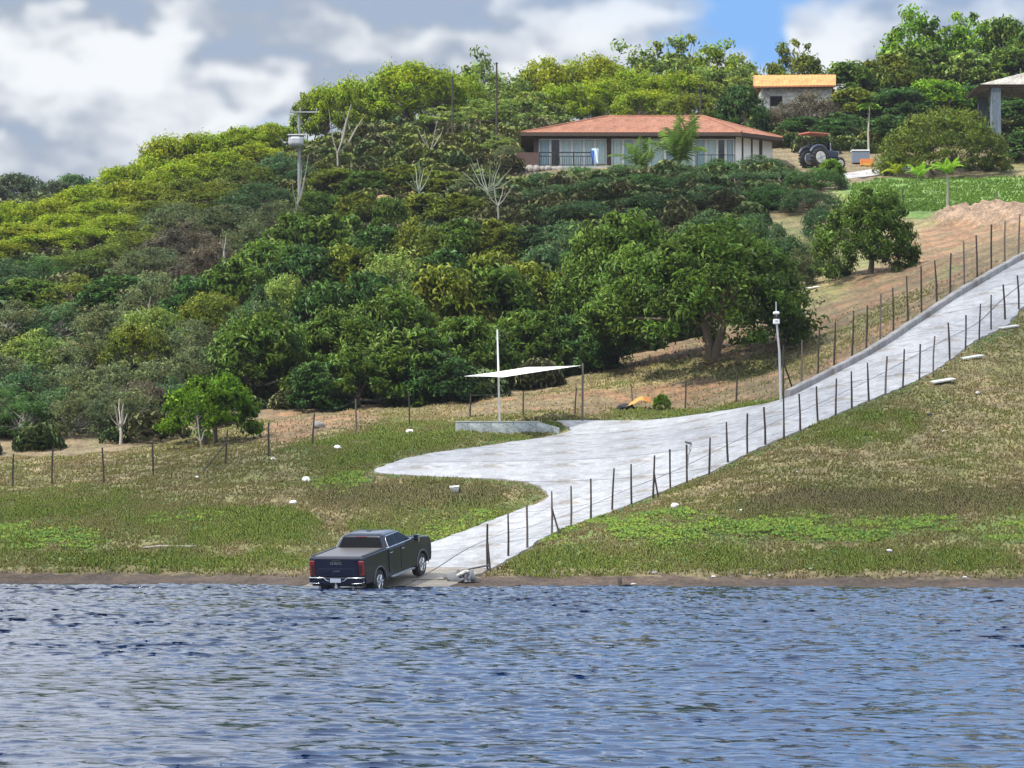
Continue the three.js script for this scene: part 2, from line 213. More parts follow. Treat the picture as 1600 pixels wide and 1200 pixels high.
{
  const xs = [], zs = [], run = (a, from, to, s) => { for (let v = from; v < to - 1e-6; v += s) a.push(v); };
  xs.push(-1500, -900, -500, -300, -200); run(xs, -150, -70, 10); run(xs, -70, -30, 1); run(xs, -30, 32, 0.2); run(xs, 32, 70, 1); run(xs, 70, 150, 10); xs.push(150, 200, 300, 500, 900, 1500);
  run(zs, 40, 92, 4); run(zs, 92, 100, 0.5); run(zs, 100, 140, 0.2); run(zs, 140, 200, 0.4); run(zs, 200, 300, 1.2); run(zs, 300, 460, 8); zs.push(460, 600, 900, 1500, 2500);
  const nx = xs.length, nz = zs.length, pos = new Float32Array(nx * nz * 3), col = new Float32Array(nx * nz * 3), uv = new Float32Array(nx * nz * 2), idx = new Uint32Array((nx - 1) * (nz - 1) * 6);
  let q = 0;
  for (let j = 0; j < nz; j++) for (let i = 0; i < nx; i++) {
    const k = j * nx + i, x = xs[i], z = -zs[j]; let h = ground(x, z), fine = Math.abs(x) < 40 && zs[j] > 98 && zs[j] < 260;
    let y = h; if (fine) { const ind = depthIn(DRIVE, x, z, 1); y += rough(x, z) * clamp(-ind) * sstep(98, 103, zs[j]); if (ind > 0.05) y -= 0.12; const m = zs[j] > 170 ? zmask(Z.mound, x, z, 1) : 0; y += m * (0.1 + 0.5 * fbm(x * 0.8, z * 0.8, 3) + 0.8 * (fbm(x * 2.6, z * 2.6, 3) - 0.4)); }
    pos.set([x, y, z], k * 3); uv.set([x / 2.6, z / 2.6], k * 2);
    col.set(fine || zs[j] < 300 ? groundColor(x, z, y) : [0.11, 0.1, 0.05], k * 3);
    if (i + 1 < nx && j + 1 < nz) { idx.set([k, k + 1, k + nx, k + 1, k + nx + 1, k + nx], q); q += 6; }
  }
  const g = new THREE.BufferGeometry(); g.setAttribute('position', new THREE.BufferAttribute(pos, 3)); g.setAttribute('color', new THREE.BufferAttribute(col, 3)); g.setAttribute('uv', new THREE.BufferAttribute(uv, 2)); g.setIndex(new THREE.BufferAttribute(idx, 1)); g.computeVertexNormals();
  const m = std(1.15, 1.15, 1.15, 0.95, { vertexColors: true, map: grain, bumpMap: grainBump, bumpScale: 0.05 });
  structure('ground', g, m);
}

// ---------------------------------------------------------------- the lake: wind ripples as real waves
{
  const xs = [], zs = []; let z = 22;
  xs.push(-3000, -1200, -500, -200, -80, -40, -28); for (let x = -21; x <= 21.01; x += 0.125) xs.push(x); xs.push(28, 40, 80, 200, 500, 1200, 3000);
  zs.push(-3000, -1000, -300, -80, -10, 8, 16); while (z < 110) { zs.push(z); z += 0.045 + 0.045 * (z - 22) / 88; } zs.push(114, 130, 300);
  const R = rng(77), comps = [];
  for (let i = 0; i < 64; i++) { const L = 0.2 * Math.pow(8, Math.pow(R(), 1.7)), th = (R() + R() - 1) * 1.05, k = 2 * Math.PI / L; comps.push([k * Math.sin(th), k * Math.cos(th), R() * 6.283, 0.0058 * L * (0.5 + R()) * (L > 0.9 ? 0.75 : 1), Math.sin(th), Math.cos(th)]); }
  const nx = xs.length, nz = zs.length, pos = new Float32Array(nx * nz * 3), uv = new Float32Array(nx * nz * 2), idx = new Uint32Array((nx - 1) * (nz - 1) * 6);
  let q = 0;
  for (let j = 0; j < nz; j++) for (let i = 0; i < nx; i++) {
    const k = j * nx + i, x = xs[i], d = zs[j]; let h = 0;
    const amp = sstep(26, 21, Math.abs(x)) * sstep(18, 23, d) * sstep(112, 104, d) * (0.5 + 1.0 * fbm(x * 0.16 + 3, d * 0.11, 3));
    let sx = 0, sd = 0;                                          // crests lean together: peaked tops, flat troughs
    if (amp > 0.001) { const wx = x + (vnoise(x * 0.5, d * 0.5) - 0.5) * 0.7, wd = d + (vnoise(x * 0.5 + 40, d * 0.5) - 0.5) * 0.7; for (const [kx, kz, ph, a, ux, ud] of comps) { const f = kx * wx + kz * wd + ph, c = Math.cos(f); h += a * Math.sin(f); sx += a * c * ux; sd += a * c * ud; } }
    const CH = 2.1 * amp; pos.set([x + sx * CH, h * amp, -d - sd * CH], k * 3); uv.set([x / 1.7, -d / 1.7], k * 2);
    if (i + 1 < nx && j + 1 < nz) { idx.set([k, k + 1, k + nx, k + 1, k + nx + 1, k + nx], q); q += 6; }
  }
  const g = new THREE.BufferGeometry(); g.setAttribute('position', new THREE.BufferAttribute(pos, 3)); g.setAttribute('uv', new THREE.BufferAttribute(uv, 2)); g.setIndex(new THREE.BufferAttribute(idx, 1)); g.computeVertexNormals();
  const rip = tex(512, (u, v) => tnoise(u, v, 14, 4), false);
  structure('lake_water', g, phys(0.004, 0.014, 0.045, 0.04, { ior: 1.38, bumpMap: rip, bumpScale: 0.002 }));
}

// ---------------------------------------------------------------- concrete drive, draped on the land as slabs
function clipCell(poly, x0, x1, z0, z1) {
  let P = poly;
  for (const [ax, v, s] of [[0, x0, 1], [0, x1, -1], [1, z0, 1], [1, z1, -1]]) { const out = []; for (let i = 0; i < P.length; i++) { const a = P[i], b = P[(i + 1) % P.length], da = (a[ax] - v) * s, db = (b[ax] - v) * s; if (da >= 0) out.push(a); if ((da >= 0) !== (db >= 0)) { const t = da / (da - db); out.push([lerp(a[0], b[0], t), lerp(a[1], b[1], t)]); } } P = out; if (P.length < 3) return null; }
  return P;
}
function drape(poly, lift, skirt, cell = 0.5) {
  const F = flat(poly), [bx0, bx1, bz0, bz1] = F.box, pos = [], uv = [], Y = (p) => ground(p[0], p[1]) + lift;
  for (let x = Math.floor(bx0 / cell) * cell; x < bx1; x += cell) for (let z = Math.floor(bz0 / cell) * cell; z < bz1; z += cell) {
    const P = clipCell(poly, x, x + cell, z, z + cell); if (!P) continue;
    const c = P.map((p) => new THREE.Vector2(p[0], p[1])); let tri; try { tri = THREE.ShapeUtils.triangulateShape(c, []); } catch (e) { continue; }
    for (const t of tri) { let [a, b, d] = t.map((k) => P[k]); if ((b[0] - a[0]) * (d[1] - a[1]) - (b[1] - a[1]) * (d[0] - a[0]) > 0) [b, d] = [d, b]; for (const p of [a, b, d]) { pos.push(p[0], Y(p), p[1]); uv.push(p[0] / 3, p[1] / 3); } }
  }
  for (let i = 0; i < poly.length; i++) { const a = poly[i], b = poly[(i + 1) % poly.length], n = Math.max(1, Math.ceil(Math.hypot(b[0] - a[0], b[1] - a[1]) / 0.5)); for (let k = 0; k < n; k++) { const p = [lerp(a[0], b[0], k / n), lerp(a[1], b[1], k / n)], r = [lerp(a[0], b[0], (k + 1) / n), lerp(a[1], b[1], (k + 1) / n)]; const q = [[p[0], Y(p), p[1]], [r[0], Y(r), r[1]], [r[0], Y(r) - skirt, r[1]], [p[0], Y(p) - skirt, p[1]]]; for (const m of [0, 1, 2, 0, 2, 3]) { pos.push(...q[m]); uv.push((p[0] + p[1]) / 3, q[m][1]); } } }
  const g = new THREE.BufferGeometry(); g.setAttribute('position', new THREE.Float32BufferAttribute(pos, 3)); g.setAttribute('uv', new THREE.Float32BufferAttribute(uv, 2)); g.computeVertexNormals(); return g;
}
// smooth a polyline of [x, z] points
function smoothLine(pts, step = 0.4) { const c = new THREE.CatmullRomCurve3(pts.map((p) => V(p[0], 0, p[1])), false, 'centripetal'); return c.getSpacedPoints(Math.ceil(c.getLength() / step)).map((p) => [p.x, p.z]); }
{
  const con = tex(1024, (u, v) => { const a = tnoise(u, v, 6, 5), b = tnoise(u + 0.4, v + 0.2, 40, 3), st = tnoise(u * 0.999, v * 0.999, 3, 4); let k = 0.73 + 0.26 * (a - 0.5) + 0.16 * (b - 0.5); const w = sstep(0.5, 0.7, st) * 1.3; return [k * (1 - 0.1 * w), k * (1 - 0.13 * w), k * 1.015 * (1 - 0.17 * w)]; });
  const cb = tex(512, (u, v) => tnoise(u, v, 30, 4), false);
  const L = smoothLine(Ledge, 0.35), R = smoothLine(Redge, 0.35), jit = (p, i) => [p[0] + (hash(i, 3) - 0.5) * 0.14, p[1] + (hash(i, 9) - 0.5) * 0.14];
  const Lj = L.map(jit), Rj = R.map(jit);
  // the long joint between the two lanes, from the ramp up the drive
  const mid = smoothLine([[640, 917, 102.8], [720, 868, 110], [800, 833, 114.5], [880, 806, 117], [960, 764, 120], [1000, 752, 121.5], [1100, 716, 125], [1200, 682, 129], [1300, 636, 132.5], [1400, 585, 136.7], [1500, 527, 142.5], [1600, 455, 151], [1680, 392, 159]].map(xz), 0.35);
  const off = (line, w) => line.map((p, i) => { const a = line[Math.max(0, i - 1)], b = line[Math.min(line.length - 1, i + 1)], l = Math.hypot(b[0] - a[0], b[1] - a[1]) || 1; return [p[0] - (b[1] - a[1]) / l * w, p[1] + (b[0] - a[0]) / l * w]; });
  const cut = (line, f) => line.filter(f), far = (p) => -p[1];
  const mk = (r, g, b) => std(r, g, b, 0.85, { map: con, bumpMap: cb, bumpScale: 0.012 });
  const mats = [mk(0.6, 0.6, 0.605), mk(0.55, 0.555, 0.56), mk(0.63, 0.63, 0.63)], sandy = mk(0.46, 0.4, 0.32);
  const drive = new THREE.Group(); drive.name = 'driveway'; drive.userData.kind = 'structure'; scene.add(drive);
  const mR = off(mid, 0.03), mL = off(mid, -0.03);
  // split by depth into bays with open joints between them
  const bays = [96, 102.5, 107, 111, 115, 119, 123, 127, 131, 135, 139, 143, 147, 151, 155.5, 160, 170], J = 0.036;
  const outer = [[-3.4, -96], ...Rj, ...[...mR].reverse(), [-6.4, -96.6]], inner = [[-6.5, -96.6], ...mL, ...[...Lj].reverse(), [-11, -97]];
  [outer, inner].forEach((P, s) => bays.slice(0, -1).forEach((d0, i) => { const Q2 = clipCell(P, -60, 60, -bays[i + 1] + J, -d0 - J); if (!Q2) return; part('concrete_slab', drape(Q2, 0.035, 0.22), i < 2 ? sandy : mats[(i * 5 + s * 2 + (i >> 1)) % 3], drive); }));
  // raised kerb along the uphill side of the drive
  const kl = smoothLine(DRIVE_L.slice(30).map(xz), 0.5), kp = [], prof = [[-0.02, -0.25], [-0.02, 0.27], [0.02, 0.31], [0.24, 0.31], [0.28, 0.27], [0.28, -0.25]];
  const lines = prof.map(([w]) => off(kl, -w)), n = prof.length;
  const gpos = [], gi = [];
  kl.forEach((p, i) => prof.forEach(([w, h], k) => { const q = lines[k][i]; gpos.push(q[0], ground(p[0], p[1]) + h + (k > 0 && k < 5 ? (vnoise(i * 0.7, 3) - 0.5) * 0.05 : 0), q[1]); }));
  for (let i = 0; i + 1 < kl.length; i++) for (let k = 0; k + 1 < n; k++) { const a = i * n + k; gi.push(a, a + 1, a + n, a + 1, a + n + 1, a + n); }
  for (let k = 1; k + 1 < n; k++) gi.push(0, k + 1, k);
  const kg = new THREE.BufferGeometry(); kg.setAttribute('position', new THREE.Float32BufferAttribute(gpos, 3)); kg.setAttribute('uv', new THREE.Float32BufferAttribute(gpos.flatMap((v, i) => i % 3 === 1 ? [] : [v / 3]), 2)); kg.setIndex(gi);
  const kf = kg.toNonIndexed(); kf.computeVertexNormals();
  structure('road_kerb', kf, std(0.5, 0.48, 0.46, 0.9, { map: con, bumpMap: cb, bumpScale: 0.02 }));
  // pale path by the tractor
  const path = [[1312, 279], [1320, 272], [1360, 266], [1420, 258], [1440, 262], [1420, 268], [1370, 275], [1330, 280]].map(([x, y]) => { const p = on(x, y, 150); return [p.x, p.z]; });
  structure('path', drape(path, 0.08, 0.2, 1), mk(0.62, 0.6, 0.58));
}

// ---------------------------------------------------------------- trees
const leafMat = (r, g, b, tr = 0.42) => phys(r, g, b, 0.9, { vertexColors: true, transmission: tr, thickness: 0, specularIntensity: 0.12, side: THREE.DoubleSide });
const LM = {
  lime: leafMat(0.37, 0.5, 0.025), yellow: leafMat(0.42, 0.5, 0.03), olive: leafMat(0.25, 0.31, 0.035), mango: leafMat(0.165, 0.285, 0.04), deep: leafMat(0.1, 0.22, 0.05), teal: leafMat(0.11, 0.21, 0.075), moss: leafMat(0.21, 0.29, 0.04),
  grey: leafMat(0.21, 0.26, 0.105), fresh: leafMat(0.25, 0.47, 0.03), pale: leafMat(0.32, 0.45, 0.09), far: leafMat(0.13, 0.19, 0.09), brown: leafMat(0.21, 0.18, 0.115), palm: leafMat(0.12, 0.21, 0.03),
};
const bark = std(0.16, 0.125, 0.09, 0.9), barkPale = std(0.34, 0.31, 0.26, 0.85), barkDark = std(0.075, 0.06, 0.048, 0.9), barkGrey = std(0.26, 0.24, 0.21, 0.9);
class Leaves {
  constructor() { this.p = []; this.n = []; this.c = []; this.i = []; }
  leaf(x, y, z, nx, ny, nz, a, len, wid, c, bend = 0.18, soft = null) {          // a folded four-cornered leaf lying across the normal
    let l = Math.hypot(nx, ny, nz) || 1; nx /= l; ny /= l; nz /= l; let mx = nx, my = ny, mz = nz;
    if (soft) { if (nx * soft[0] + ny * soft[1] + nz * soft[2] < 0) { nx = -nx; ny = -ny; nz = -nz; } mx = nx + soft[0]; my = ny + soft[1]; mz = nz + soft[2]; l = Math.hypot(mx, my, mz) || 1; mx /= l; my /= l; mz /= l; }
    let tx = Math.abs(ny) < 0.9 ? nz : 0, ty = Math.abs(ny) < 0.9 ? 0 : nz, tz = Math.abs(ny) < 0.9 ? -nx : -ny; const tl = Math.hypot(tx, ty, tz) || 1; tx /= tl; ty /= tl; tz /= tl;
    const bx = ny * tz - nz * ty, by = nz * tx - nx * tz, bz = nx * ty - ny * tx, ca = Math.cos(a), sa = Math.sin(a);
    const ux = tx * ca + bx * sa, uy = ty * ca + by * sa, uz = tz * ca + bz * sa, vx = bx * ca - tx * sa, vy = by * ca - ty * sa, vz = bz * ca - tz * sa, k = this.p.length / 3, d = len * bend;
    const q = [[-0.5, 0, 0], [0.05, 0.5, d], [0.5, 0, -d * 0.6], [0.05, -0.5, d]];
    for (const [s, t, h] of q) { this.p.push(x + ux * s * len + vx * t * wid + nx * h, y + uy * s * len + vy * t * wid + ny * h, z + uz * s * len + vz * t * wid + nz * h); this.n.push(mx, my, mz); this.c.push(c[0], c[1], c[2]); }
    this.i.push(k, k + 1, k + 2, k, k + 2, k + 3);
  }
  both(eps = 0.0015) {                                            // the same leaves with a face of their own on either side
    const n = this.p.length / 3, t = this.i.length, P = this.p.slice(), e1 = V(0, 0, 0), e2 = V(0, 0, 0);
    for (let k = 0; k < t; k += 6) { const a = this.i[k] * 3, b = this.i[k + 1] * 3, c = this.i[k + 2] * 3; e1.set(P[b] - P[a], P[b + 1] - P[a + 1], P[b + 2] - P[a + 2]); e2.set(P[c] - P[a], P[c + 1] - P[a + 1], P[c + 2] - P[a + 2]); e1.cross(e2).normalize(); for (let q = 0; q < 4; q++) { const o = this.i[k] * 3 + q * 3; this.p.push(P[o] - e1.x * eps * 2, P[o + 1] - e1.y * eps * 2, P[o + 2] - e1.z * eps * 2); this.n.push(this.n[o], this.n[o + 1], this.n[o + 2]); this.c.push(this.c[o], this.c[o + 1], this.c[o + 2]); } }
    for (let k = 0; k < t; k += 3) this.i.push(this.i[k] + n, this.i[k + 2] + n, this.i[k + 1] + n);
    return this;
  }
  geo() { const g = new THREE.BufferGeometry(); g.setAttribute('position', new THREE.Float32BufferAttribute(this.p, 3)); g.setAttribute('normal', new THREE.Float32BufferAttribute(this.n, 3)); g.setAttribute('color', new THREE.Float32BufferAttribute(this.c, 3)); g.setIndex(this.i); return g; }
}
const tint = (R, s = 0.3) => { const b = 1 + (R() - 0.5) * 2 * s, h = (R() - 0.5) * s; return [b * (1 + h), b, b * (1 - h * 0.8)]; };
// a crown of leaf clumps spread through its volume, and the limbs that carry them; r = half width, h = height, cb = share of the height that is bare stem
function makeTree(seed, o) {
  const R = rng(seed), { r, h, cb = 0.3, clumps = 70, per = 70, len = 0.34, wid = 0.15, rc = 0.55, flatTop = 1, hollow = 0.35, droop = 0, stems = 1, lean = 0.1, up = 0.2, bareTwigs = 0, trunkR = 0.16 } = o;
  const L = new Leaves(), cs = [], bot = h * cb, ch = h - bot;
  let lobes = []; for (let i = 0; i < 7; i++) lobes.push([R() * 6.283, 0.75 + 0.42 * R(), 0.8 + 0.3 * R()]);
  for (let tries = 0; cs.length < clumps && tries < clumps * 30; tries++) {
    const a = R() * 6.283, rho = Math.sqrt(R()); let lobe = 0, lt = 0, ls = 0;
    for (const [la, lr, lh] of lobes) { const w = Math.exp(2.5 * Math.cos(a - la)); lobe += w * lr; lt += w * lh; ls += w; } lobe /= ls; lt /= ls;
    const rr = rho * r * lobe, top = Math.pow(Math.max(0, 1 - rho * rho), 0.5 / flatTop) * lt, low = -droop * rho * rho + (1 - rho) * 0.12;
    const t = Math.pow(R(), 0.6), y = bot + ch * clamp(lerp(low, Math.max(low + 0.1, top), t), -0.5, 1.05) - (t > 0.9 ? rc * 0.3 : 0);
    if (rho < 0.75 && t < hollow + 0.15 && R() < 0.8) continue;    // open inside
    cs.push([Math.cos(a) * rr, y, Math.sin(a) * rr, 0.6 + 1.0 * R() * R() + 0.3 * R(), tint(R, 0.24), 0.65 + 0.75 * R()]);
  }
  for (const [cx, cy, cz, s, tc, ls] of cs) for (let k = 0; k < per; k++) {
    const gs = () => (R() + R() + R() - 1.5) * 0.95; const x = gs(), y = gs(), z = gs();
    const q = rc * s, lx = cx + x * q, ly = cy + y * q * 0.68, lz = cz + z * q, t = tint(R, 0.22);
    L.leaf(lx, ly, lz, x * 0.6 + cx / r * 0.4 + (R() - 0.5) * 1.3, up + y * 0.5 + (R() - 0.5) * 1.1, z * 0.6 + cz / r * 0.4 + (R() - 0.5) * 1.3, R() * 6.283, len * ls * (0.6 + 0.8 * R()), wid * ls * (0.65 + 0.7 * R()), [tc[0] * t[0], tc[1] * t[1], tc[2] * t[2]], 0.18, [x * 0.7 + cx / r * 0.5, 0.75 + y * 0.4, z * 0.7 + cz / r * 0.5]);
  }
  const wood = [], forks = [];
  for (let s = 0; s < stems; s++) {
    const a = R() * 6.283, sp = stems > 1 ? 0.22 : 0.04, b = V(Math.cos(a) * 0.04, -0.4, Math.sin(a) * 0.04), f = V(Math.cos(a) * (sp + lean * h * (stems > 1 ? 1.6 : 0.6)), bot * 0.8 + 0.15 * h * R(), Math.sin(a) * (sp + lean * h * (stems > 1 ? 1.6 : 0.6)));
    const m = b.clone().lerp(f, 0.5).add(V((R() - 0.5) * 0.25, 0, (R() - 0.5) * 0.25)), tr = trunkR / Math.sqrt(stems);
    forks.push(f); wood.push(limb([b, m, f], [tr * 1.25, tr, tr * 0.8], 7));
    const nb = Math.max(3, Math.round(11 / stems));
    for (let k = 0; k < nb; k++) { const c = cs[Math.floor(R() * cs.length)], e = V(c[0], c[1], c[2]), mm = f.clone().lerp(e, 0.5).add(V((R() - 0.5) * 0.5, 0.15 * (R() - 0.2) * ch, (R() - 0.5) * 0.5)); wood.push(limb([f, mm, e], [tr * 0.62, tr * 0.36, tr * 0.1], 5)); }
  }
  for (let k = 0; k < bareTwigs; k++) { const c = cs[Math.floor(R() * cs.length)], a = forks[k % forks.length], e = V(c[0] * 1.12, c[1] + (R() - 0.1) * 0.7, c[2] * 1.12); wood.push(limb([a, a.clone().lerp(e, 0.5).add(V((R() - 0.5) * 0.4, 0.1, (R() - 0.5) * 0.4)), e], [0.05, 0.032, 0.012], 4)); }
  return { crown: L.geo(), trunk: mergeGeometries(wood.map(plain)), r, h };
}
const K = {
  acacia: [11, 12, 13].map((s) => makeTree(s, { r: 3.2, h: 5, cb: 0.34, clumps: 92, per: 88, len: 0.25, wid: 0.08, rc: 0.62, flatTop: 1.5, droop: 0.12, stems: 2, up: 0.35, bareTwigs: 6 })),
  bushy: [21, 22, 23].map((s) => makeTree(s, { r: 2.8, h: 5, cb: 0.16, clumps: 96, per: 70, len: 0.36, wid: 0.16, rc: 0.58, droop: 0.25, stems: 2, bareTwigs: 5 })),
  loose: [31, 32].map((s) => makeTree(s, { r: 2.6, h: 6.4, cb: 0.3, clumps: 80, per: 42, len: 0.36, wid: 0.12, rc: 0.5, flatTop: 0.8, hollow: 0.1, stems: 3, up: 0.2, bareTwigs: 26 })),
  scrub: [41, 42, 43].map((s) => makeTree(s, { r: 2.8, h: 4.2, cb: 0.12, clumps: 90, per: 74, len: 0.22, wid: 0.07, rc: 0.62, flatTop: 1.2, droop: 0.2, stems: 3, up: 0.2, bareTwigs: 30 })),
  mango: [51, 52].map((s) => makeTree(s, { r: 3.4, h: 5.4, cb: 0.16, clumps: 130, per: 80, len: 0.34, wid: 0.125, rc: 0.58, droop: 0.3, up: 0.2, trunkR: 0.26 })),
};
function tree(kind, v, px, pyTop, d, wpx, mat, label, group, o = {}) {
  const p = o.base ?? spot(px, d), P = K[kind][Math.abs(v) % K[kind].length], top = at(px, pyTop, d).y, h = clamp(top - p.y, o.min ?? 2.2, o.max ?? 11), w = wpx / FPX * d / 2;
  const g = thing(o.name ?? 'tree', label, o.category ?? 'tree', [p.x, p.y - 0.05, p.z], hash(px, d | 0) * 6.283, group);
  const sy = h / P.h, sx = w / P.r; g.scale.set(sx, sy, sx);
  part('trunk', P.trunk, o.bark ?? bark, g); part('crown', P.crown, LM[mat], g); return g;
}
// groves whose trees nothing tells apart share one label
const GRV = {
  hill: ['tree', 'sunlit hillside tree', 'sunlit trees on the left hillside'],
  band: ['scrub_tree', 'dull upper scrub tree', 'dull scrub on the upper left slope'],
  house: ['scrub_tree', 'thicket scrub tree', 'dark thicket below the house'],
  mid: ['tree', 'mid-slope wood tree', 'trees of the mid-slope wood'],
  left: ['scrub_tree', 'twiggy lower scrub tree', 'twiggy scrub of the lower left wood'],
  front: ['tree', 'dense lower-row tree', 'lowest row of trees behind the shade sail'],
  ridge: ['tree', 'broad ridge tree', 'ridge trees behind the house'],
  right: ['tree', 'tall upper wood tree', 'trees of the upper right wood'],
  far: ['tree', 'distant ridge tree', 'trees on the distant ridge'],
  knoll: ['shrub', 'knoll shrub', 'shrubs among the cacti'],
};
const MARKS = [[188, 660, 'the forked white trunk'], [322, 620, 'the small bright green tree'], [467, 200, 'the transformer pole'], [540, 195, 'the pale forked cactus'], [655, 280, 'the knoll cacti'], [776, 150, 'the tallest dark pole'], [600, 325, 'the tan boulder'], [815, 240, 'the house porch'], [1063, 225, 'the coconut palm'], [1238, 125, 'the orange roof'], [1276, 235, 'the tractor'], [1475, 220, 'the dome-shaped bush'], [1118, 450, 'the broad mango tree'], [1362, 350, 'the lone slope tree'], [780, 585, 'the shade sail'], [228, 480, 'the white snag'], [350, 380, 'the single cactus stem'], [1570, 130, 'the pavilion roof'], [655, 130, 'the umbrella tree'], [1095, 150, 'the dark pole behind the roof']];
const HUE = { lime: 'yellow-green', yellow: 'yellowish', olive: 'olive green', mango: 'leafy green', deep: 'dark green', teal: 'blue-green', grey: 'grey-green', fresh: 'bright green', pale: 'pale green', moss: 'mossy green', far: 'dull green', brown: 'brownish' };
function place(px, py) { let b = MARKS[0], bd = 1e9; for (const m of MARKS) { const d = Math.hypot(px - m[0], py - m[1]); if (d < bd) { bd = d; b = m; } } const dx = px - b[0], dy = py - b[1], w = []; if (Math.abs(dx) > 28) w.push((Math.abs(dx) > 150 ? 'far ' : Math.abs(dx) < 75 ? 'just ' : '') + (dx < 0 ? 'left of' : 'right of')); if (Math.abs(dy) > 28 || !w.length) w.push((Math.abs(dy) > 110 ? 'well ' : '') + (dy < 0 ? 'above' : 'below')); return w.join(' and ') + ' ' + b[2]; }
const grove = (key, kind, list, o = {}) => list.forEach(([px, py, d, w, mat, k], i) => tree(k ?? kind, i + px, px, py, d, w, mat, `${HUE[mat]} ${GRV[key][1]} ${place(px, py + 40)}`, GRV[key][2], { name: GRV[key][0], ...o }));
grove('far', 'bushy', [[-30, 262, 378, 110, 'far'], [30, 256, 382, 110, 'far'], [80, 262, 376, 90, 'far'], [118, 254, 384, 80, 'deep'], [160, 268, 374, 90, 'far'], [200, 272, 380, 90, 'far'], [50, 275, 366, 120, 'grey'], [130, 280, 366, 100, 'far']], { max: 6 });
grove('hill', 'acacia', [[430, 190, 260, 105, 'lime'], [385, 196, 259, 120, 'lime'], [330, 204, 259, 130, 'lime'], [275, 206, 258, 125, 'yellow'], [235, 240, 256, 100, 'lime'], [190, 258, 254, 110, 'lime'], [135, 288, 250, 120, 'lime'], [75, 306, 248, 120, 'yellow'], [20, 312, 247, 120, 'lime'], [-40, 325, 246, 120, 'lime'], [400, 222, 250, 110, 'yellow'], [340, 236, 249, 130, 'lime'], [280, 250, 247, 130, 'lime'], [215, 280, 244, 130, 'yellow'], [160, 312, 240, 130, 'lime'], [100, 332, 237, 130, 'lime'], [40, 345, 235, 130, 'yellow'], [-20, 352, 234, 120, 'lime'], [240, 312, 234, 110, 'olive'], [180, 338, 230, 120, 'lime'], [120, 358, 226, 130, 'lime'], [60, 372, 224, 130, 'lime'], [0, 378, 223, 120, 'yellow'], [300, 276, 238, 110, 'olive']]);
grove('band', 'scrub', [[440, 238, 241, 110, 'teal'], [385, 252, 238, 130, 'moss'], [330, 286, 232, 140, 'olive'], [280, 318, 226, 130, 'grey'], [410, 282, 229, 130, 'teal'], [350, 318, 221, 140, 'grey'], [290, 348, 215, 140, 'brown'], [440, 310, 219, 110, 'grey'], [395, 345, 211, 120, 'grey'], [230, 352, 219, 130, 'olive'], [170, 382, 214, 130, 'moss'], [110, 398, 211, 130, 'moss'], [60, 410, 209, 120, 'deep'], [10, 418, 207, 120, 'teal'], [230, 385, 206, 130, 'grey'], [330, 375, 204, 130, 'brown']]);
grove('mid', 'bushy', [[470, 328, 197, 130, 'mango'], [530, 322, 197, 120, 'mango'], [590, 345, 193, 110, 'deep'], [650, 340, 193, 120, 'olive', 'scrub'], [715, 338, 194, 120, 'mango'], [780, 340, 194, 110, 'olive'], [840, 345, 194, 110, 'teal'], [420, 362, 190, 130, 'mango'], [480, 378, 184, 130, 'deep'], [550, 372, 185, 130, 'olive'], [620, 382, 182, 130, 'pale', 'scrub'], [690, 385, 182, 120, 'deep'], [760, 385, 183, 120, 'olive'], [370, 400, 184, 130, 'mango'], [310, 420, 184, 130, 'deep'], [250, 425, 189, 130, 'grey', 'scrub'], [180, 425, 193, 130, 'deep'], [120, 430, 194, 130, 'olive', 'scrub'], [50, 432, 195, 130, 'mango'], [-10, 440, 194, 130, 'deep'], [440, 425, 172, 110, 'pale', 'acacia'], [510, 425, 170, 130, 'deep'], [580, 420, 170, 130, 'deep'], [860, 375, 180, 110, 'teal'], [330, 455, 172, 120, 'olive', 'acacia'], [400, 448, 168, 110, 'teal', 'scrub'], [1215, 355, 176, 110, 'teal', 'scrub'], [1270, 372, 178, 90, 'grey', 'scrub'], [900, 345, 188, 120, 'teal', 'scrub'], [1110, 330, 190, 120, 'teal', 'scrub'], [1180, 335, 188, 110, 'teal', 'scrub'], [1288, 342, 193, 80, 'teal', 'scrub'], [1245, 400, 172, 70, 'grey', 'scrub']]);
grove('left', 'scrub', [[20, 470, 182, 140, 'grey'], [95, 468, 182, 140, 'teal'], [165, 475, 179, 130, 'grey'], [235, 478, 176, 120, 'pale', 'acacia'], [300, 500, 166, 120, 'grey'], [60, 515, 168, 150, 'pale'], [140, 520, 166, 140, 'grey'], [215, 505, 165, 120, 'olive', 'acacia'], [-10, 540, 163, 130, 'grey'], [50, 570, 155, 140, 'teal'], [120, 570, 155, 130, 'grey'], [190, 560, 154, 130, 'grey'], [255, 555, 154, 120, 'grey'], [300, 540, 155, 110, 'grey'], [10, 610, 149, 110, 'deep'], [90, 605, 149, 120, 'teal'], [160, 610, 148.5, 110, 'grey'], [230, 600, 149, 110, 'brown'], [-15, 632, 146.5, 100, 'grey'], [40, 640, 146, 100, 'deep'], [120, 636, 146, 110, 'grey'], [210, 630, 147, 90, 'grey'], [265, 600, 150, 90, 'teal']], { bark: barkGrey });
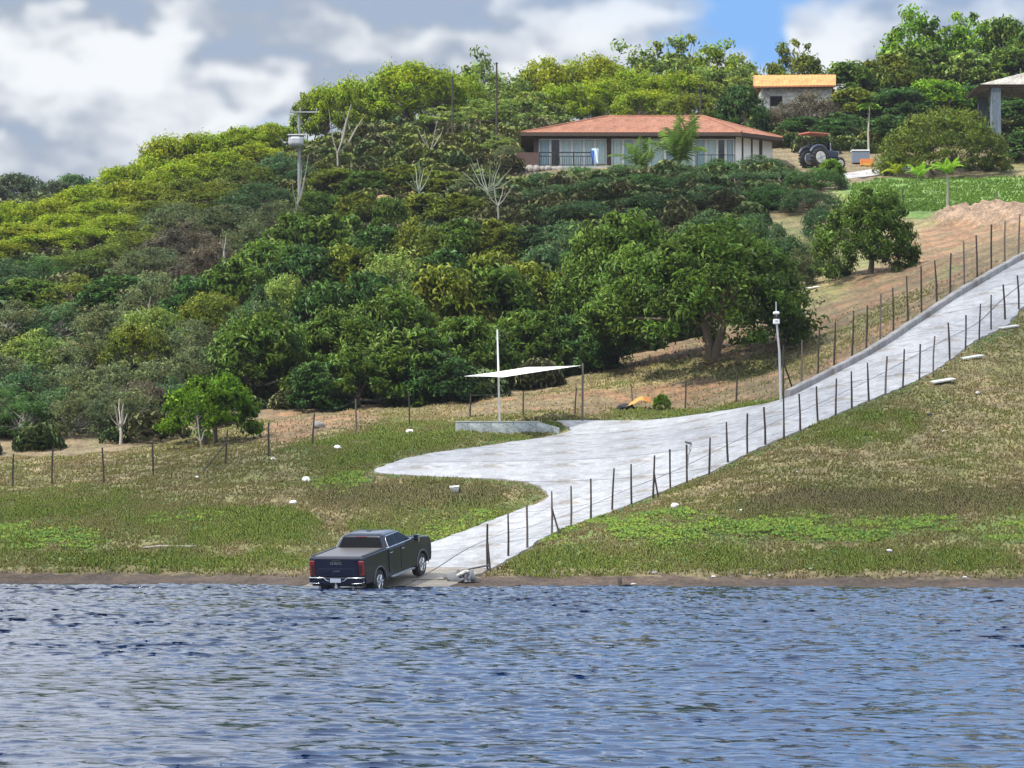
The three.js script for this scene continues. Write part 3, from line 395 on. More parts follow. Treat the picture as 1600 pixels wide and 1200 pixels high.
grove('front', 'mango', [[400, 478, 155, 180, 'mango'], [470, 500, 158, 130, 'mango'], [540, 474, 157, 170, 'mango'], [615, 440, 159, 180, 'mango'], [705, 398, 163, 170, 'olive', 'bushy'], [770, 402, 164, 160, 'mango', 'bushy'], [835, 395, 166, 140, 'olive', 'bushy'], [890, 420, 165, 120, 'mango', 'bushy'], [560, 535, 151, 130, 'mango'], [645, 500, 152, 160, 'mango', 'bushy'], [735, 490, 154, 170, 'mango'], [820, 480, 157, 150, 'mango'], [895, 490, 158, 130, 'deep'], [500, 555, 150.5, 100, 'deep', 'bushy'], [690, 545, 151, 120, 'deep', 'bushy'], [935, 545, 156, 90, 'deep', 'bushy']], { bark: barkDark });
grove('house', 'scrub', [[850, 268, 226, 110, 'teal'], [915, 264, 226, 110, 'deep'], [985, 264, 226, 110, 'teal'], [1050, 264, 226, 110, 'teal'], [1120, 252, 227, 110, 'deep'], [1185, 242, 229, 110, 'teal'], [870, 292, 217, 120, 'teal'], [940, 288, 217, 120, 'teal'], [1010, 286, 217, 120, 'deep'], [1080, 284, 217, 120, 'teal'], [1150, 280, 218, 120, 'teal'], [1215, 272, 219, 120, 'teal'], [1275, 285, 217, 100, 'deep'], [900, 318, 207, 120, 'teal'], [1020, 312, 207, 120, 'teal'], [1120, 306, 208, 120, 'teal'], [1210, 310, 207, 120, 'deep'], [1270, 325, 204, 100, 'teal']], { min: 1.7 });
grove('ridge', 'acacia', [[560, 116, 272, 108, 'lime'], [520, 128, 268, 108, 'lime'], [618, 96, 278, 98, 'lime'], [710, 110, 276, 118, 'lime'], [790, 108, 278, 108, 'pale', 'loose'], [860, 88, 284, 128, 'yellow'], [925, 84, 286, 138, 'yellow'], [820, 133, 268, 118, 'pale', 'loose'], [885, 128, 272, 118, 'lime'], [945, 123, 276, 118, 'lime'], [1000, 106, 280, 128, 'lime'], [1060, 113, 278, 128, 'lime'], [1110, 98, 280, 118, 'pale', 'loose'], [1155, 88, 286, 98, 'pale', 'loose'], [760, 153, 262, 108, 'pale', 'loose'], [690, 163, 258, 88, 'pale', 'loose'], [1010, 140, 266, 118, 'lime'], [1080, 143, 264, 118, 'olive']]);
grove('right', 'bushy', [[1330, 90, 284, 120, 'mango'], [1390, 80, 286, 130, 'olive'], [1450, 60, 288, 130, 'mango'], [1515, 75, 286, 130, 'pale'], [1575, 70, 287, 130, 'mango'], [1340, 135, 268, 120, 'olive'], [1405, 130, 266, 120, 'deep'], [1470, 118, 268, 120, 'fresh'], [1535, 125, 269, 120, 'deep'], [1600, 120, 270, 120, 'fresh'], [1630, 40, 290, 130, 'mango'], [1320, 175, 258, 90, 'deep'], [1395, 175, 254, 90, 'deep'], [1590, 170, 262, 100, 'deep'], [1630, 190, 240, 110, 'deep']], { max: 13 });
grove('knoll', 'bushy', [[520, 258, 233, 100, 'olive'], [575, 262, 231, 100, 'mango'], [630, 255, 232, 100, 'olive'], [690, 262, 229, 100, 'olive'], [745, 270, 226, 90, 'grey'], [500, 292, 222, 100, 'mango'], [560, 296, 219, 90, 'olive'], [660, 298, 217, 100, 'olive'], [720, 300, 216, 100, 'olive'], [780, 300, 217, 90, 'grey'], [782, 228, 244, 60, 'pale', 'loose'], [796, 238, 240, 55, 'grey', 'scrub'], [610, 300, 213, 70, 'mango']], { category: 'shrub', min: 1.6 });
// trees that can be told apart
tree('acacia', 1, 655, 95, 270, 175, 'lime', 'large yellow-green umbrella tree on the skyline with sky showing under its crown', 'ridge trees behind the house', { bark: barkDark });
tree('loose', 0, 742, 72, 284, 105, 'pale', 'pale thin-leaved tree rising highest on the skyline beside the tall dark pole', 'ridge trees behind the house', { max: 12 });
tree('bushy', 0, 592, 103, 284, 42, 'olive', 'small round olive tree top on the skyline left of the umbrella tree', 'ridge trees behind the house', { max: 9 });
tree('loose', 1, 478, 128, 268, 62, 'pale', 'small airy pale tree on the skyline right of the transformer pole', 'ridge trees behind the house');
tree('loose', 0, 985, 62, 290, 125, 'pale', 'tall airy tree with bare twigs on the skyline behind the house', 'ridge trees behind the house', { max: 13, bark: barkGrey });
tree('loose', 1, 1055, 38, 294, 130, 'pale', 'tallest airy tree behind the house with thin top shoots', 'ridge trees behind the house', { max: 13, bark: barkGrey });
tree('loose', 0, 1130, 55, 292, 115, 'lime', 'tall bright feathery tree left of the orange-roofed building', 'ridge trees behind the house', { max: 13 });
tree('bushy', 2, 1160, 130, 256, 85, 'deep', 'dark rounded evergreen between the red roof and the orange-roofed building', undefined, { max: 6 });
tree('loose', 1, 1242, 50, 296, 105, 'olive', 'forked tree standing right behind the orange roof', 'ridge trees behind the house', { max: 13 });
tree('scrub', 0, 1272, 140, 260, 100, 'brown', 'brownish grey leafless-looking scrub tree below the orange roof', undefined, { max: 7, bark: barkGrey });
tree('scrub', 1, 1225, 160, 259, 80, 'brown', 'brownish scrub tree right of the house roof end', undefined, { max: 6, bark: barkGrey });
tree('loose', 0, 1440, 0, 296, 130, 'fresh', 'bright green tall tree reaching the top of the picture at the right', 'trees of the upper right wood', { max: 14 });
tree('loose', 1, 1525, 2, 296, 125, 'fresh', 'bright green tall tree left of the corner at the top right', 'trees of the upper right wood', { max: 14 });
tree('bushy', 1, 1582, 15, 294, 110, 'mango', 'dense green tree in the top right corner', 'trees of the upper right wood', { max: 14 });
tree('bushy', 2, 1255, 185, 256, 90, 'deep', 'dark leafy tree right behind the tractor', undefined, { max: 5 });
tree('bushy', 0, 1305, 190, 255, 90, 'deep', 'dark leafy tree behind the papaya stem', undefined, { max: 5 });
tree('bushy', 1, 1300, 245, 228, 45, 'fresh', 'small bright shrub below the tractor', undefined, { name: 'shrub', category: 'shrub', min: 0.7 });
{ // the big mango, the one behind it, the tree on the bare slope, the round bush and the small bright tree
  const big = makeTree(91, { r: 5.4, h: 7, cb: 0.3, clumps: 330, per: 96, len: 0.27, wid: 0.1, rc: 0.66, droop: 0.34, up: 0.2, trunkR: 0.3, stems: 2, lean: 0.05 }); K.big = [big];
  const back = makeTree(92, { r: 4, h: 6, cb: 0.15, clumps: 190, per: 90, len: 0.29, wid: 0.11, rc: 0.62, droop: 0.3, up: 0.25, trunkR: 0.25 }); K.back = [back];
  const dome = makeTree(93, { r: 5.2, h: 5.4, cb: 0.02, clumps: 300, per: 74, len: 0.24, wid: 0.09, rc: 0.6, droop: 0.05, up: 0.2, flatTop: 1.1, stems: 3, trunkR: 0.2 }); K.dome = [dome];
  const bright = makeTree(94, { r: 2.3, h: 2.9, cb: 0.3, clumps: 105, per: 80, len: 0.17, wid: 0.08, rc: 0.36, droop: 0.34, up: 0.25, stems: 3, trunkR: 0.14, lean: 0.12 }); K.bright = [bright];
  tree('big', 0, 1118, 343, 152, 362, 'mango', 'broad dark mango tree with hanging boughs beside the driveway bend', undefined, { name: 'mango_tree', base: on(1112, 562, 130), max: 8, bark });
  tree('back', 0, 965, 327, 166, 215, 'mango', 'mango tree with yellowish top behind the left of the broad mango tree', undefined, { name: 'mango_tree', max: 9 });
  tree('back', 0, 1362, 292, 172, 148, 'mango', 'rounded dark tree standing alone on the bare brown slope', undefined, { base: on(1358, 428, 130), bark: barkDark, max: 6 });
  tree('dome', 0, 1475, 163, 234, 222, 'moss', 'large olive green dome-shaped bush on the lawn by the tractor', undefined, { name: 'dome_shrub', category: 'shrub', max: 7 });
  tree('bright', 0, 1034, 614, 140.5, 30, 'fresh', 'small leafy shrub right beside the yellow sheet', undefined, { name: 'shrub', category: 'shrub', min: 0.6, max: 1.2 });
  tree('bright', 0, 322, 588, 141, 165, 'fresh', 'small bright green spreading tree in front of the lower left wood', undefined, { base: on(330, 695, 120), bark: barkDark, max: 4 });
}
{ // two trees that would read alike: say which is the nearer
  const by = new Map(); for (const o of scene.children) if (o.userData.group && o.userData.category !== 'stone') { const k = o.userData.label; by.has(k) ? by.get(k).push(o) : by.set(k, [o]); }
  for (const l of by.values()) if (l.length === 2 && l[0].userData.label.split(' ').length <= 14) { l.sort((a, b) => b.position.z - a.position.z); l[0].userData.label += ', the nearer'; l[1].userData.label += ', the farther'; }
}
// low undergrowth under the trees: nobody could count it
function scatter(name, geo, mat, list, label, category) {
  const m = new THREE.InstancedMesh(geo, mat, list.length), o = new THREE.Object3D(), c = new THREE.Color();
  list.forEach(([x, y, z, s, sy, a, col], i) => { o.position.set(x, y, z); o.rotation.set(0, a, 0); o.scale.set(s, sy, s); o.updateMatrix(); m.setMatrixAt(i, o.matrix); m.setColorAt(i, c.setRGB(...col)); });
  m.name = numbered(name); m.userData.kind = 'stuff'; tag(m, label, category); m.castShadow = m.receiveShadow = true; scene.add(m); return m;
}
{
  const R = rng(500), L = new Leaves();
  for (let k = 0; k < 420; k++) { const a = R() * 6.283, rr = Math.sqrt(R()), y = Math.sqrt(1 - rr * rr) * (0.35 + 0.65 * R()); L.leaf(Math.cos(a) * rr, y, Math.sin(a) * rr, Math.cos(a) * rr + (R() - 0.5), 0.1 + y * 0.5, Math.sin(a) * rr + (R() - 0.5), R() * 6.283, 0.32 * (0.6 + 0.8 * R()), 0.12, tint(R, 0.3), 0.18, [Math.cos(a) * rr * 0.6, 0.9, Math.sin(a) * rr * 0.6]); }
  const list = []; while (list.length < 3600) { const d = 140 + 150 * R(), x = (R() - 0.5) * 0.4 * d; if (depthIn(WOODS, x, -d, 1) < 0.6 || (d < 152 && R() < 0.75) || (d > 228 && d < 252 && x > 0.2 && x < 24) || (d > 205 && d < 249 && x > 20)) continue; const b = R(), s = 0.7 + 0.9 * R(); const lit = d > 225; list.push([x, ground(x, -d) - 0.1, -d, s, s * (0.7 + 0.5 * R()), R() * 6.283, mix3(b < 0.5 ? [0.11, 0.18, 0.07] : [0.17, 0.18, 0.09], [0.27, 0.32, 0.06], (lit ? 0.8 : 0.25) * R())]); }  // beyond the shaded depth, sunlight is put into the colour as yellower green
  scatter('undergrowth', L.geo(), leafMat(1, 1, 1, 0.2), list, 'low tangled undergrowth covering the wooded hillside', 'undergrowth');
}
// grass and weeds on the bank
{
  const R = rng(600), L = new Leaves();
  for (let k = 0; k < 9; k++) { const a = R() * 6.283, q = R() * 0.1; L.leaf(Math.cos(a) * q, 0.5 * (0.6 + 0.5 * R()) * 0.8, Math.sin(a) * q, Math.cos(a), 0.25, Math.sin(a), Math.PI / 2, 0.9 * (0.6 + 0.6 * R()), 0.07, tint(R, 0.2), 0.1, [0, 3, 0]); }
  const tuft = L.both().geo(), grass = [], weeds = [], tall = [];
  for (let tries = 0; tries < 420000; tries++) {
    const d = 102 + 58 * Math.pow(R(), 1.25), x = (R() - 0.5) * 0.37 * d, z = -d, h = ground(x, z);
    if (h < 0.28 || depthIn(DRIVE, x, z, 1) > -0.12) continue;
    if (d > 138 && depthIn(WOODS, x, z, 1) > 0) continue;
    const so = zmask(Z.soil, x, z), gr = zmask(Z.green, x, z) * lerp(0.35, 1, sstep(0.36, 0.6, fbm(x * 0.45 + 70, z * 0.5, 3))), dk = zmask(Z.dark, x, z), n = fbm(x * 0.6 + 8, z * 0.5, 3), n2 = R();
    if (R() < so * 0.85 || (h < 0.55 && R() < 0.7)) continue;
    let c = mix3([0.38, 0.31, 0.15], [0.29, 0.31, 0.09], sstep(0.3, 0.7, n * 0.7 + n2 * 0.3)), s = 0.07 + 0.09 * R();
    c = mix3(c, mix3([0.18, 0.3, 0.05], [0.33, 0.38, 0.08], n2), gr * 0.9); c = mix3(c, mix3([0.2, 0.22, 0.1], [0.25, 0.22, 0.13], n2), dk * 0.55); s *= (1 + 0.5 * gr + 0.5 * dk) * (0.6 + 0.9 * fbm(x * 1.7, z * 1.7, 2));
    if (gr < 0.3 && dk < 0.3 && R() < 0.45) continue;
    grass.push([x, h + rough(x, z) * clamp(-depthIn(DRIVE, x, z, 1)) - 0.02, z, s * 1.3, s, R() * 6.283, c]);
  }
  scatter('grass', tuft, leafMat(1, 1, 1, 0.15), grass, 'short mixed green and dry grass on the lake bank', 'grass');
  const W = new Leaves(); for (let k = 0; k < 13; k++) { const a = R() * 6.283, q = Math.sqrt(R()); W.leaf(Math.cos(a) * q, 0.25 + 0.75 * R() * (1 - q * 0.5), Math.sin(a) * q, (R() - 0.5) * 1.6 + Math.cos(a) * 0.5, 0.45, (R() - 0.5) * 1.6 + Math.sin(a) * 0.5, R() * 6.283, 0.55 * (0.6 + 0.7 * R()), 0.34, tint(R, 0.25), 0.12, [0, 3, 0]); }
  for (let tries = 0; tries < 160000 && weeds.length < 7500; tries++) {
    const d = 103 + 40 * R(), x = (R() - 0.5) * 0.37 * d, z = -d, h = ground(x, z), e = depthIn(DRIVE, x, z, 1.2); if (h < 0.5 || e > -0.15) continue;
    const w = zmask(Z.weed, x, z), edge = e > -0.8 && h > 1.4 ? 0.22 : 0, gr = zmask(Z.green, x, z) * 0.08; if (R() > Math.max(w * sstep(0.35, 0.7, fbm(x * 0.7, z * 0.7, 3)), edge, gr)) continue;
    const s = 0.1 + 0.12 * R() * (0.5 + w * 0.7); weeds.push([x, h + rough(x, z) * clamp(-e) - 0.03, z, s * 1.2, s * (0.5 + 0.5 * R()), R() * 6.283, w > 0.3 ? mix3([0.1, 0.22, 0.035], [0.28, 0.37, 0.04], R()) : mix3([0.11, 0.21, 0.07], [0.2, 0.28, 0.07], R())]);
  }
  scatter('weeds', W.both().geo(), leafMat(1, 1, 1, 0.35), weeds, 'bright broad-leaved weeds in patches on the lake bank and along the drive', 'weeds');
  for (let tries = 0; tries < 30000; tries++) { const p = [1330 + 290 * R(), 276 + 54 * R()], q = on(p[0], p[1], 190); if (zmask(Z.lawn, q.x, q.z, 0.5) < 0.5) continue; const s = 0.14 + 0.12 * R(); tall.push([q.x, q.y - 0.02, q.z, s * 1.6, s, R() * 6.283, mix3([0.1, 0.23, 0.03], [0.17, 0.29, 0.04], R())]); if (tall.length > 6000) break; }
  scatter('lawn_grass', tuft, leafMat(1, 1, 1, 0.15), tall, 'bright green mown lawn by the dome-shaped bush', 'lawn');
}
// ---------------------------------------------------------------- unseen thin cloud, added and shaped to shade the bank, scrub band and thicket
{
  const R = rng(900), foot = [];
  for (let d = 70; d < 236; d += 13) for (let x = -46; x < 44; x += 13) {
    const X = x + (R() - 0.5) * 8, D = d + (R() - 0.5) * 8;
    const bank = (D < 134 && X < 38) || (X > 2 && X < 38 && D < 150) || (X > 12 && X < 38 && D < 166), band = X > -34 && X < -12 && D > lerp(222, 196, clamp((X + 34) / 22)) && D < lerp(222, 236, clamp((X + 34) / 16)), thicket = X > 0 && X < 20 && D > 200 && D < 222;
    if (!bank && !band && !thicket) continue; foot.push([X, D]);
  }
  const lumps = foot.map(([x, d]) => {
    const g = new THREE.IcosahedronGeometry(1, 4), p = g.attributes.position, rr = 8.5 + 3 * R(), sx = R() * 90;
    for (let i = 0; i < p.count; i++) { const v = V(p.getX(i), p.getY(i), p.getZ(i)), k = rr * (0.85 + 0.4 * fbm(v.x * 2 + sx, v.z * 2 + v.y * 1.3 + sx, 3)); p.setXYZ(i, v.x * k, v.y * k * 0.6, v.z * k); }
    g.computeVertexNormals(); const gy = ground(x, -d), t = (520 - gy + (R() - 0.5) * 16) / SUN.y; return g.translate(x + SUN.x * t, gy + SUN.y * t, -d + SUN.z * t);
  });
  const m = structure('cloud', lumps, std(0.95, 0.95, 0.95, 1, { transparent: true, opacity: 0.2 })); m.userData.label = 'thin white cloud drifting high over the lake bank'; m.userData.category = 'cloud';
}

// ---------------------------------------------------------------- shared materials for built things
const M = {
  darkWood: std(0.055, 0.035, 0.026, 0.75), postWood: std(0.04, 0.031, 0.026, 0.9), greyWood: std(0.12, 0.095, 0.078, 0.9), wire: std(0.2, 0.2, 0.2, 0.5, { metalness: 0.7 }), white: std(0.78, 0.78, 0.76, 0.6), offWhite: std(0.62, 0.61, 0.58, 0.8, { map: grain }),
  galv: std(0.5, 0.51, 0.52, 0.45, { metalness: 0.4 }), steel: std(0.36, 0.38, 0.41, 0.6), chrome: std(0.55, 0.56, 0.58, 0.16, { metalness: 1 }), rubber: std(0.018, 0.018, 0.02, 0.75), black: std(0.012, 0.012, 0.013, 0.5),
  paint: phys(0.009, 0.014, 0.034, 0.3, { clearcoat: 0.6, clearcoatRoughness: 0.04, specularIntensity: 0.2 }), glassDark: phys(0.004, 0.005, 0.007, 0.05, { specularIntensity: 0.2 }), red: phys(0.2, 0.006, 0.01, 0.15, { clearcoat: 1 }), concrete: std(0.42, 0.43, 0.45, 0.9, { map: grain }),
  stone: std(0.5, 0.49, 0.46, 0.9), rock: std(0.24, 0.22, 0.2, 0.95), tan: std(0.36, 0.22, 0.12, 0.95), cactus: std(0.22, 0.25, 0.18, 0.8), cactusPale: std(0.28, 0.265, 0.22, 0.85),
};
const font = await new FontLoader().loadAsync('fonts/droid/droid_sans_bold.typeface.json');
const crumple = (g, seed, amp, f = 3) => { const p = g.attributes.position; for (let i = 0; i < p.count; i++) { const x = p.getX(i), y = p.getY(i), z = p.getZ(i), k = 1 + amp * (fbm(x * f + seed, y * f + z * f * 1.3 + seed * 2, 3) - 0.5) * 2; p.setXYZ(i, x * k, y * k, z * k); } g.computeVertexNormals(); return g; };

// ---------------------------------------------------------------- fences: each post a part, each strand of wire a part
function fence(name, label, posts, h, rad, strands, braces = []) {
  const R = rng(posts.length * 31 + 5), b = posts.map(([x, y, d]) => d ? at(x, y, d) : on(x, y)), o = b[0].clone(), g = thing(name, label, 'fence', o), tops = [];
  b.forEach((p, i) => {
    const hh = (posts[i][3] ?? h) * (0.94 + 0.12 * R()), q = p.clone().sub(o), t = q.clone().add(V((R() - 0.5) * 0.2, hh, (R() - 0.5) * 0.2)); tops.push([q, t]);
    part('post', limb([q.clone().add(V(0, -0.35, 0)), q.clone().lerp(t, 0.45).add(V((R() - 0.5) * 0.05, 0, (R() - 0.5) * 0.05)), t], [rad * 1.1, rad, rad * 0.85].map((v) => v * (0.85 + 0.35 * R())), 6), R() < 0.15 ? M.greyWood : M.postWood, g);
  });
  for (const [i, x, y] of braces) { const q = on(x, y).sub(o); part('brace', bar(q.clone().add(V(0, -0.2, 0)), tops[i][0].clone().lerp(tops[i][1], 0.62), rad * 0.9), M.postWood, g); }
  for (let s = 0; s < strands; s++) { const t = 0.2 + 0.72 * s / Math.max(1, strands - 1), l = []; for (let i = 0; i + 1 < tops.length; i++) { const a = tops[i][0].clone().lerp(tops[i][1], t), c = tops[i + 1][0].clone().lerp(tops[i + 1][1], t); if (a.distanceTo(c) < 9) l.push(bar(a, a.clone().lerp(c, 0.5).add(V(0, -0.02, 0)), 0.0035, 0.0035, 3), bar(a.clone().lerp(c, 0.5).add(V(0, -0.02, 0)), c, 0.0035, 0.0035, 3)); } part('wire', l, M.wire, g); }
  return g;
}
fence('post_and_wire_fence', 'long row of dark wooden posts along the lake side of the driveway', [[762, 891], [794, 870], [824, 857], [862, 835], [892, 825], [923, 813], [956, 798], [987, 789.5], [1019.6, 779], [1047.6, 764], [1073.6, 758], [1107.7, 744], [1138, 723.5], [1168, 710], [1196, 696], [1225, 685], [1250.5, 673], [1278.6, 661.5], [1305.6, 649], [1331, 638], [1358, 627], [1383, 617], [1410, 606.5], [1436, 594], [1458, 582], [1484, 563], [1508, 546], [1529.4, 530], [1548.6, 516], [1570.7, 500], [1592, 484], [1612, 470]], 1.62, 0.042, 4, [[0, 767, 893], [3, 877, 836], [8, 1030, 777]]);
fence('post_and_wire_fence', 'row of dark wooden posts on the uphill side of the driveway behind the kerb', [[1233, 613], [1261, 600], [1287, 587], [1312, 572], [1340, 557], [1362, 545], [1384, 531], [1405, 516], [1428, 500], [1449, 487], [1473, 472], [1494, 459], [1516, 446], [1536, 433], [1558, 419], [1579, 408], [1600, 396]].map(([x, y], i, a) => { const j = Math.min(i, 15), l = DRIVE_L.slice(30), k = l.findIndex((c) => c[0] > x), p = l[Math.max(0, k - 1)], q = l[Math.max(1, k)]; return [x - 9, y - 5, lerp(p[2], q[2], clamp((x - p[0]) / (q[0] - p[0]))) + 0.35]; }), 1.95, 0.045, 4, [[0, 1240, 605]]);
fence('post_and_wire_fence', 'sparse weathered posts between the parking area and the mango trees', [[734, 657, 141.5], [818, 660, 141], [898, 656, 141], [989, 632, 142], [1070, 634, 140.5], [1150, 631, 138.5]].map(([x, y, d]) => { const p = spot(x, d); return [x, HZ - (p.y - EYE) / d * FPX, d]; }), 1.2, 0.04, 3);
fence('post_and_wire_fence', 'sparse thin posts across the left bank below the trees', [[20, 762], [81, 759], [163, 757], [240, 745], [352, 724], [420, 716], [488, 700], [558, 676], [640, 664]], 1.5, 0.04, 3, [[4, 310, 738]]);
fence('post_and_wire_fence', 'short dark posts on the edge of the bright lawn', [[1411, 318], [1556, 322]], 0.95, 0.05, 1);

// ---------------------------------------------------------------- pickup truck
{
  const th = 0.37, pos = V(-5.2, 0, -101.3), fwd = V(Math.sin(th), 0, -Math.cos(th)), G = (k) => ground(pos.x + fwd.x * k, pos.z + fwd.z * k) + 0.035, y0 = G(0), y1 = G(3.6);
  const T = thing('pickup_truck', 'black crew-cab pickup truck backed into the water on the ramp', 'pickup truck', [pos.x, y0 + 0.005, pos.z]);
  T.rotation.order = 'YXZ'; T.scale.setScalar(0.96); T.rotation.y = -th; T.rotation.x = Math.atan2(y1 - y0, 3.6);
  const zs = (s) => 1.25 - s, X = (g) => g.rotateY(Math.PI / 2);
  const S = new THREE.Shape(); S.moveTo(0.08, 0.62); S.lineTo(0.1, 0.56); S.lineTo(0.76, 0.5);
  S.absarc(1.25, 0.43, 0.5, Math.PI - 0.14, 0.14, true); S.lineTo(4.5, 0.5); S.absarc(5.0, 0.43, 0.5, Math.PI - 0.14, 0.14, true);
  S.lineTo(5.75, 0.5); S.quadraticCurveTo(5.84, 0.6, 5.84, 0.95); S.quadraticCurveTo(5.83, 1.25, 5.66, 1.3); S.quadraticCurveTo(5.1, 1.4, 4.4, 1.42); S.lineTo(1.95, 1.42); S.lineTo(0.1, 1.42); S.quadraticCurveTo(0.02, 1.42, 0.02, 1.32); S.lineTo(0.03, 0.72);
  part('body', X(new THREE.ExtrudeGeometry(S, { depth: 1.88, bevelEnabled: true, bevelThickness: 0.08, bevelSize: 0.05, bevelSegments: 4, curveSegments: 18 }).translate(-1.25, 0, -0.94)), M.paint, T);
  part('underbody', [box(1.2, 0.3, 5.2, 0, 0.55, zs(2.95)), box(1.5, 0.6, 1.0, 0, 0.85, zs(1.25)), box(1.5, 0.6, 1.0, 0, 0.85, zs(5.0)), cyl(0.06, 0.06, 1.6, 8, 0, 0.42, 0, 0, 0, Math.PI / 2), cyl(0.06, 0.06, 1.6, 8, 0, 0.42, -3.75, 0, 0, Math.PI / 2)], M.black, T);
  // cab above the belt line
  const sR = (y) => lerp(1.98, 2.2, (y - 1.4) / 0.46), sF = (y) => lerp(4.42, 3.5, (y - 1.4) / 0.46), hw = (y) => lerp(0.97, 0.77, (y - 1.4) / 0.46);
  const rings = [[1.38, sR(1.38), sF(1.38), hw(1.38)], [1.6, sR(1.6), sF(1.6), hw(1.6)], [1.8, sR(1.8), sF(1.8), hw(1.8)], [1.86, 2.23, 3.46, 0.745], [1.9, 2.3, 3.36, 0.68], [1.92, 2.42, 3.2, 0.55], [1.925, 2.7, 2.9, 0.1]], nC = 28, cp = [], ci = [];
  for (const [y, a, b, w] of rings) for (let k = 0; k < nC; k++) { const t = k / nC * 2 * Math.PI, c = Math.cos(t), s = Math.sin(t), e = 0.16, sx = Math.sign(c) * Math.pow(Math.abs(c), e), sy = Math.sign(s) * Math.pow(Math.abs(s), e); cp.push(sx * w, y, zs((a + b) / 2 + sy * (b - a) / 2)); }
  for (let r = 0; r + 1 < rings.length; r++) for (let k = 0; k < nC; k++) { const a = r * nC + k, b = r * nC + (k + 1) % nC; ci.push(a, a + nC, b, b, a + nC, b + nC); }
  const cab = new THREE.BufferGeometry(); cab.setAttribute('position', new THREE.Float32BufferAttribute(cp, 3)); cab.setIndex(ci); cab.computeVertexNormals(); part('cab', cab, M.paint, T);
  const patch = (f, n = 8, m = 6) => { const p = [], ix = []; for (let j = 0; j <= m; j++) for (let i = 0; i <= n; i++) p.push(...f(i / n, j / m)); for (let j = 0; j < m; j++) for (let i = 0; i < n; i++) { const a = j * (n + 1) + i; ix.push(a, a + 1, a + n + 1, a + 1, a + n + 2, a + n + 1); } const g = new THREE.BufferGeometry(); g.setAttribute('position', new THREE.Float32BufferAttribute(p, 3)); g.setIndex(ix); g.computeVertexNormals(); return g; };
  part('rear_window', patch((u, v) => { const y = lerp(1.46, 1.8, v), w = hw(y) - 0.12; return [lerp(-w, w, u), y, zs(sR(y) - 0.014)]; }), M.glassDark, T);
  part('brake_lamp', rbox(0.4, 0.03, 0.02, 0.008, 0, 1.825, zs(2.15)), M.red, T);
  part('windshield', patch((u, v) => { const y = lerp(1.46, 1.8, v), w = hw(y) - 0.1; return [lerp(-w, w, u), y, zs(sF(y) + 0.014)]; }), M.glassDark, T);
  for (const q of [-1, 1]) {
    for (const [a, b, cut] of [[2.34, 3.02, 0], [3.1, 4.18, 1]]) part('side_window', patch((u, v) => { const y = lerp(1.47, 1.79, v), s0 = a + (cut ? 0 : 0.08 * v), s1 = cut ? Math.min(b, sF(y) - 0.14) : b; return [q * (hw(y) + 0.012), y, zs(lerp(s0, s1, u))]; }), M.glassDark, T);
    part('window_trim', [limb([V(q * 0.985, 1.45, zs(2.14)), V(q * 0.985, 1.45, zs(4.3))], [0.016, 0.016], 5), limb([V(q * 0.985, 1.45, zs(2.14)), V(q * (hw(1.7) + 0.012), 1.7, zs(2.25)), V(q * (hw(1.82) + 0.012), 1.82, zs(2.36)), V(q * (hw(1.82) + 0.012), 1.82, zs(3.5))], [0.018, 0.016, 0.014, 0.014], 5)], M.chrome, T);
    for (const [a, b] of [[2.06, 3.04], [3.08, 4.36]]) {
      const D = new THREE.Shape(); D.moveTo(a, 0.6); D.lineTo(b, 0.6); D.lineTo(b, 1.39); D.lineTo(a, 1.39);
      const d = part('door', X(new THREE.ExtrudeGeometry(D, { depth: 0.012, bevelEnabled: true, bevelThickness: 0.012, bevelSize: 0.008, bevelSegments: 2 }).translate(-1.25, 0, 0)).translate(q > 0 ? 1.018 : -1.03, 0, 0), M.paint, T);
      part('door_handle', rbox(0.035, 0.035, 0.2, 0.012, q * 1.05, 1.27, zs(a + 0.18)), M.chrome, d);
    }
    part('side_step', rbox(0.16, 0.05, 1.9, 0.02, q * 1.02, 0.43, zs(3.15)), M.steel, T);
    part('step_trim', rbox(0.02, 0.03, 1.9, 0.008, q * 1.105, 0.45, zs(3.15)), M.chrome, T);
    const mir = part('door_mirror', rbox(0.2, 0.24, 0.12, 0.05, q * 1.17, 1.5, zs(4.2)), M.paint, T); part('mirror_arm', rbox(0.12, 0.05, 0.06, 0.02, q * 1.03, 1.46, zs(4.22)), M.black, mir); part('mirror_trim', rbox(0.03, 0.26, 0.13, 0.012, q * 1.26, 1.49, zs(4.19)), M.chrome, mir);
    const tl = part('tail_light', rbox(0.2, 0.5, 0.1, 0.03, q * 0.91, 1.08, 1.262), M.red, T); part('light_housing', rbox(0.09, 0.3, 0.02, 0.008, q * 0.88, 1.05, 1.316), M.black, tl);
    for (const [z, nm] of [[0, 'rear'], [-3.75, 'front']]) {
      const w = part('wheel', put(new THREE.TorusGeometry(0.315, 0.115, 12, 30), 0, 0, 0, 0, Math.PI / 2), M.rubber, T); w.position.set(q * 0.86, 0.42, z); w.scale.set(1.25, 1, 1);
      part('tyre_wall', [cyl(0.4, 0.4, 0.2, 30, 0, 0, 0, 0, 0, Math.PI / 2)], M.rubber, w);
      const rim = [cyl(0.245, 0.245, 0.205, 28, 0, 0, 0, 0, 0, Math.PI / 2)]; part('rim', rim, std(0.3, 0.3, 0.31, 0.35, { metalness: 0.8 }), w);
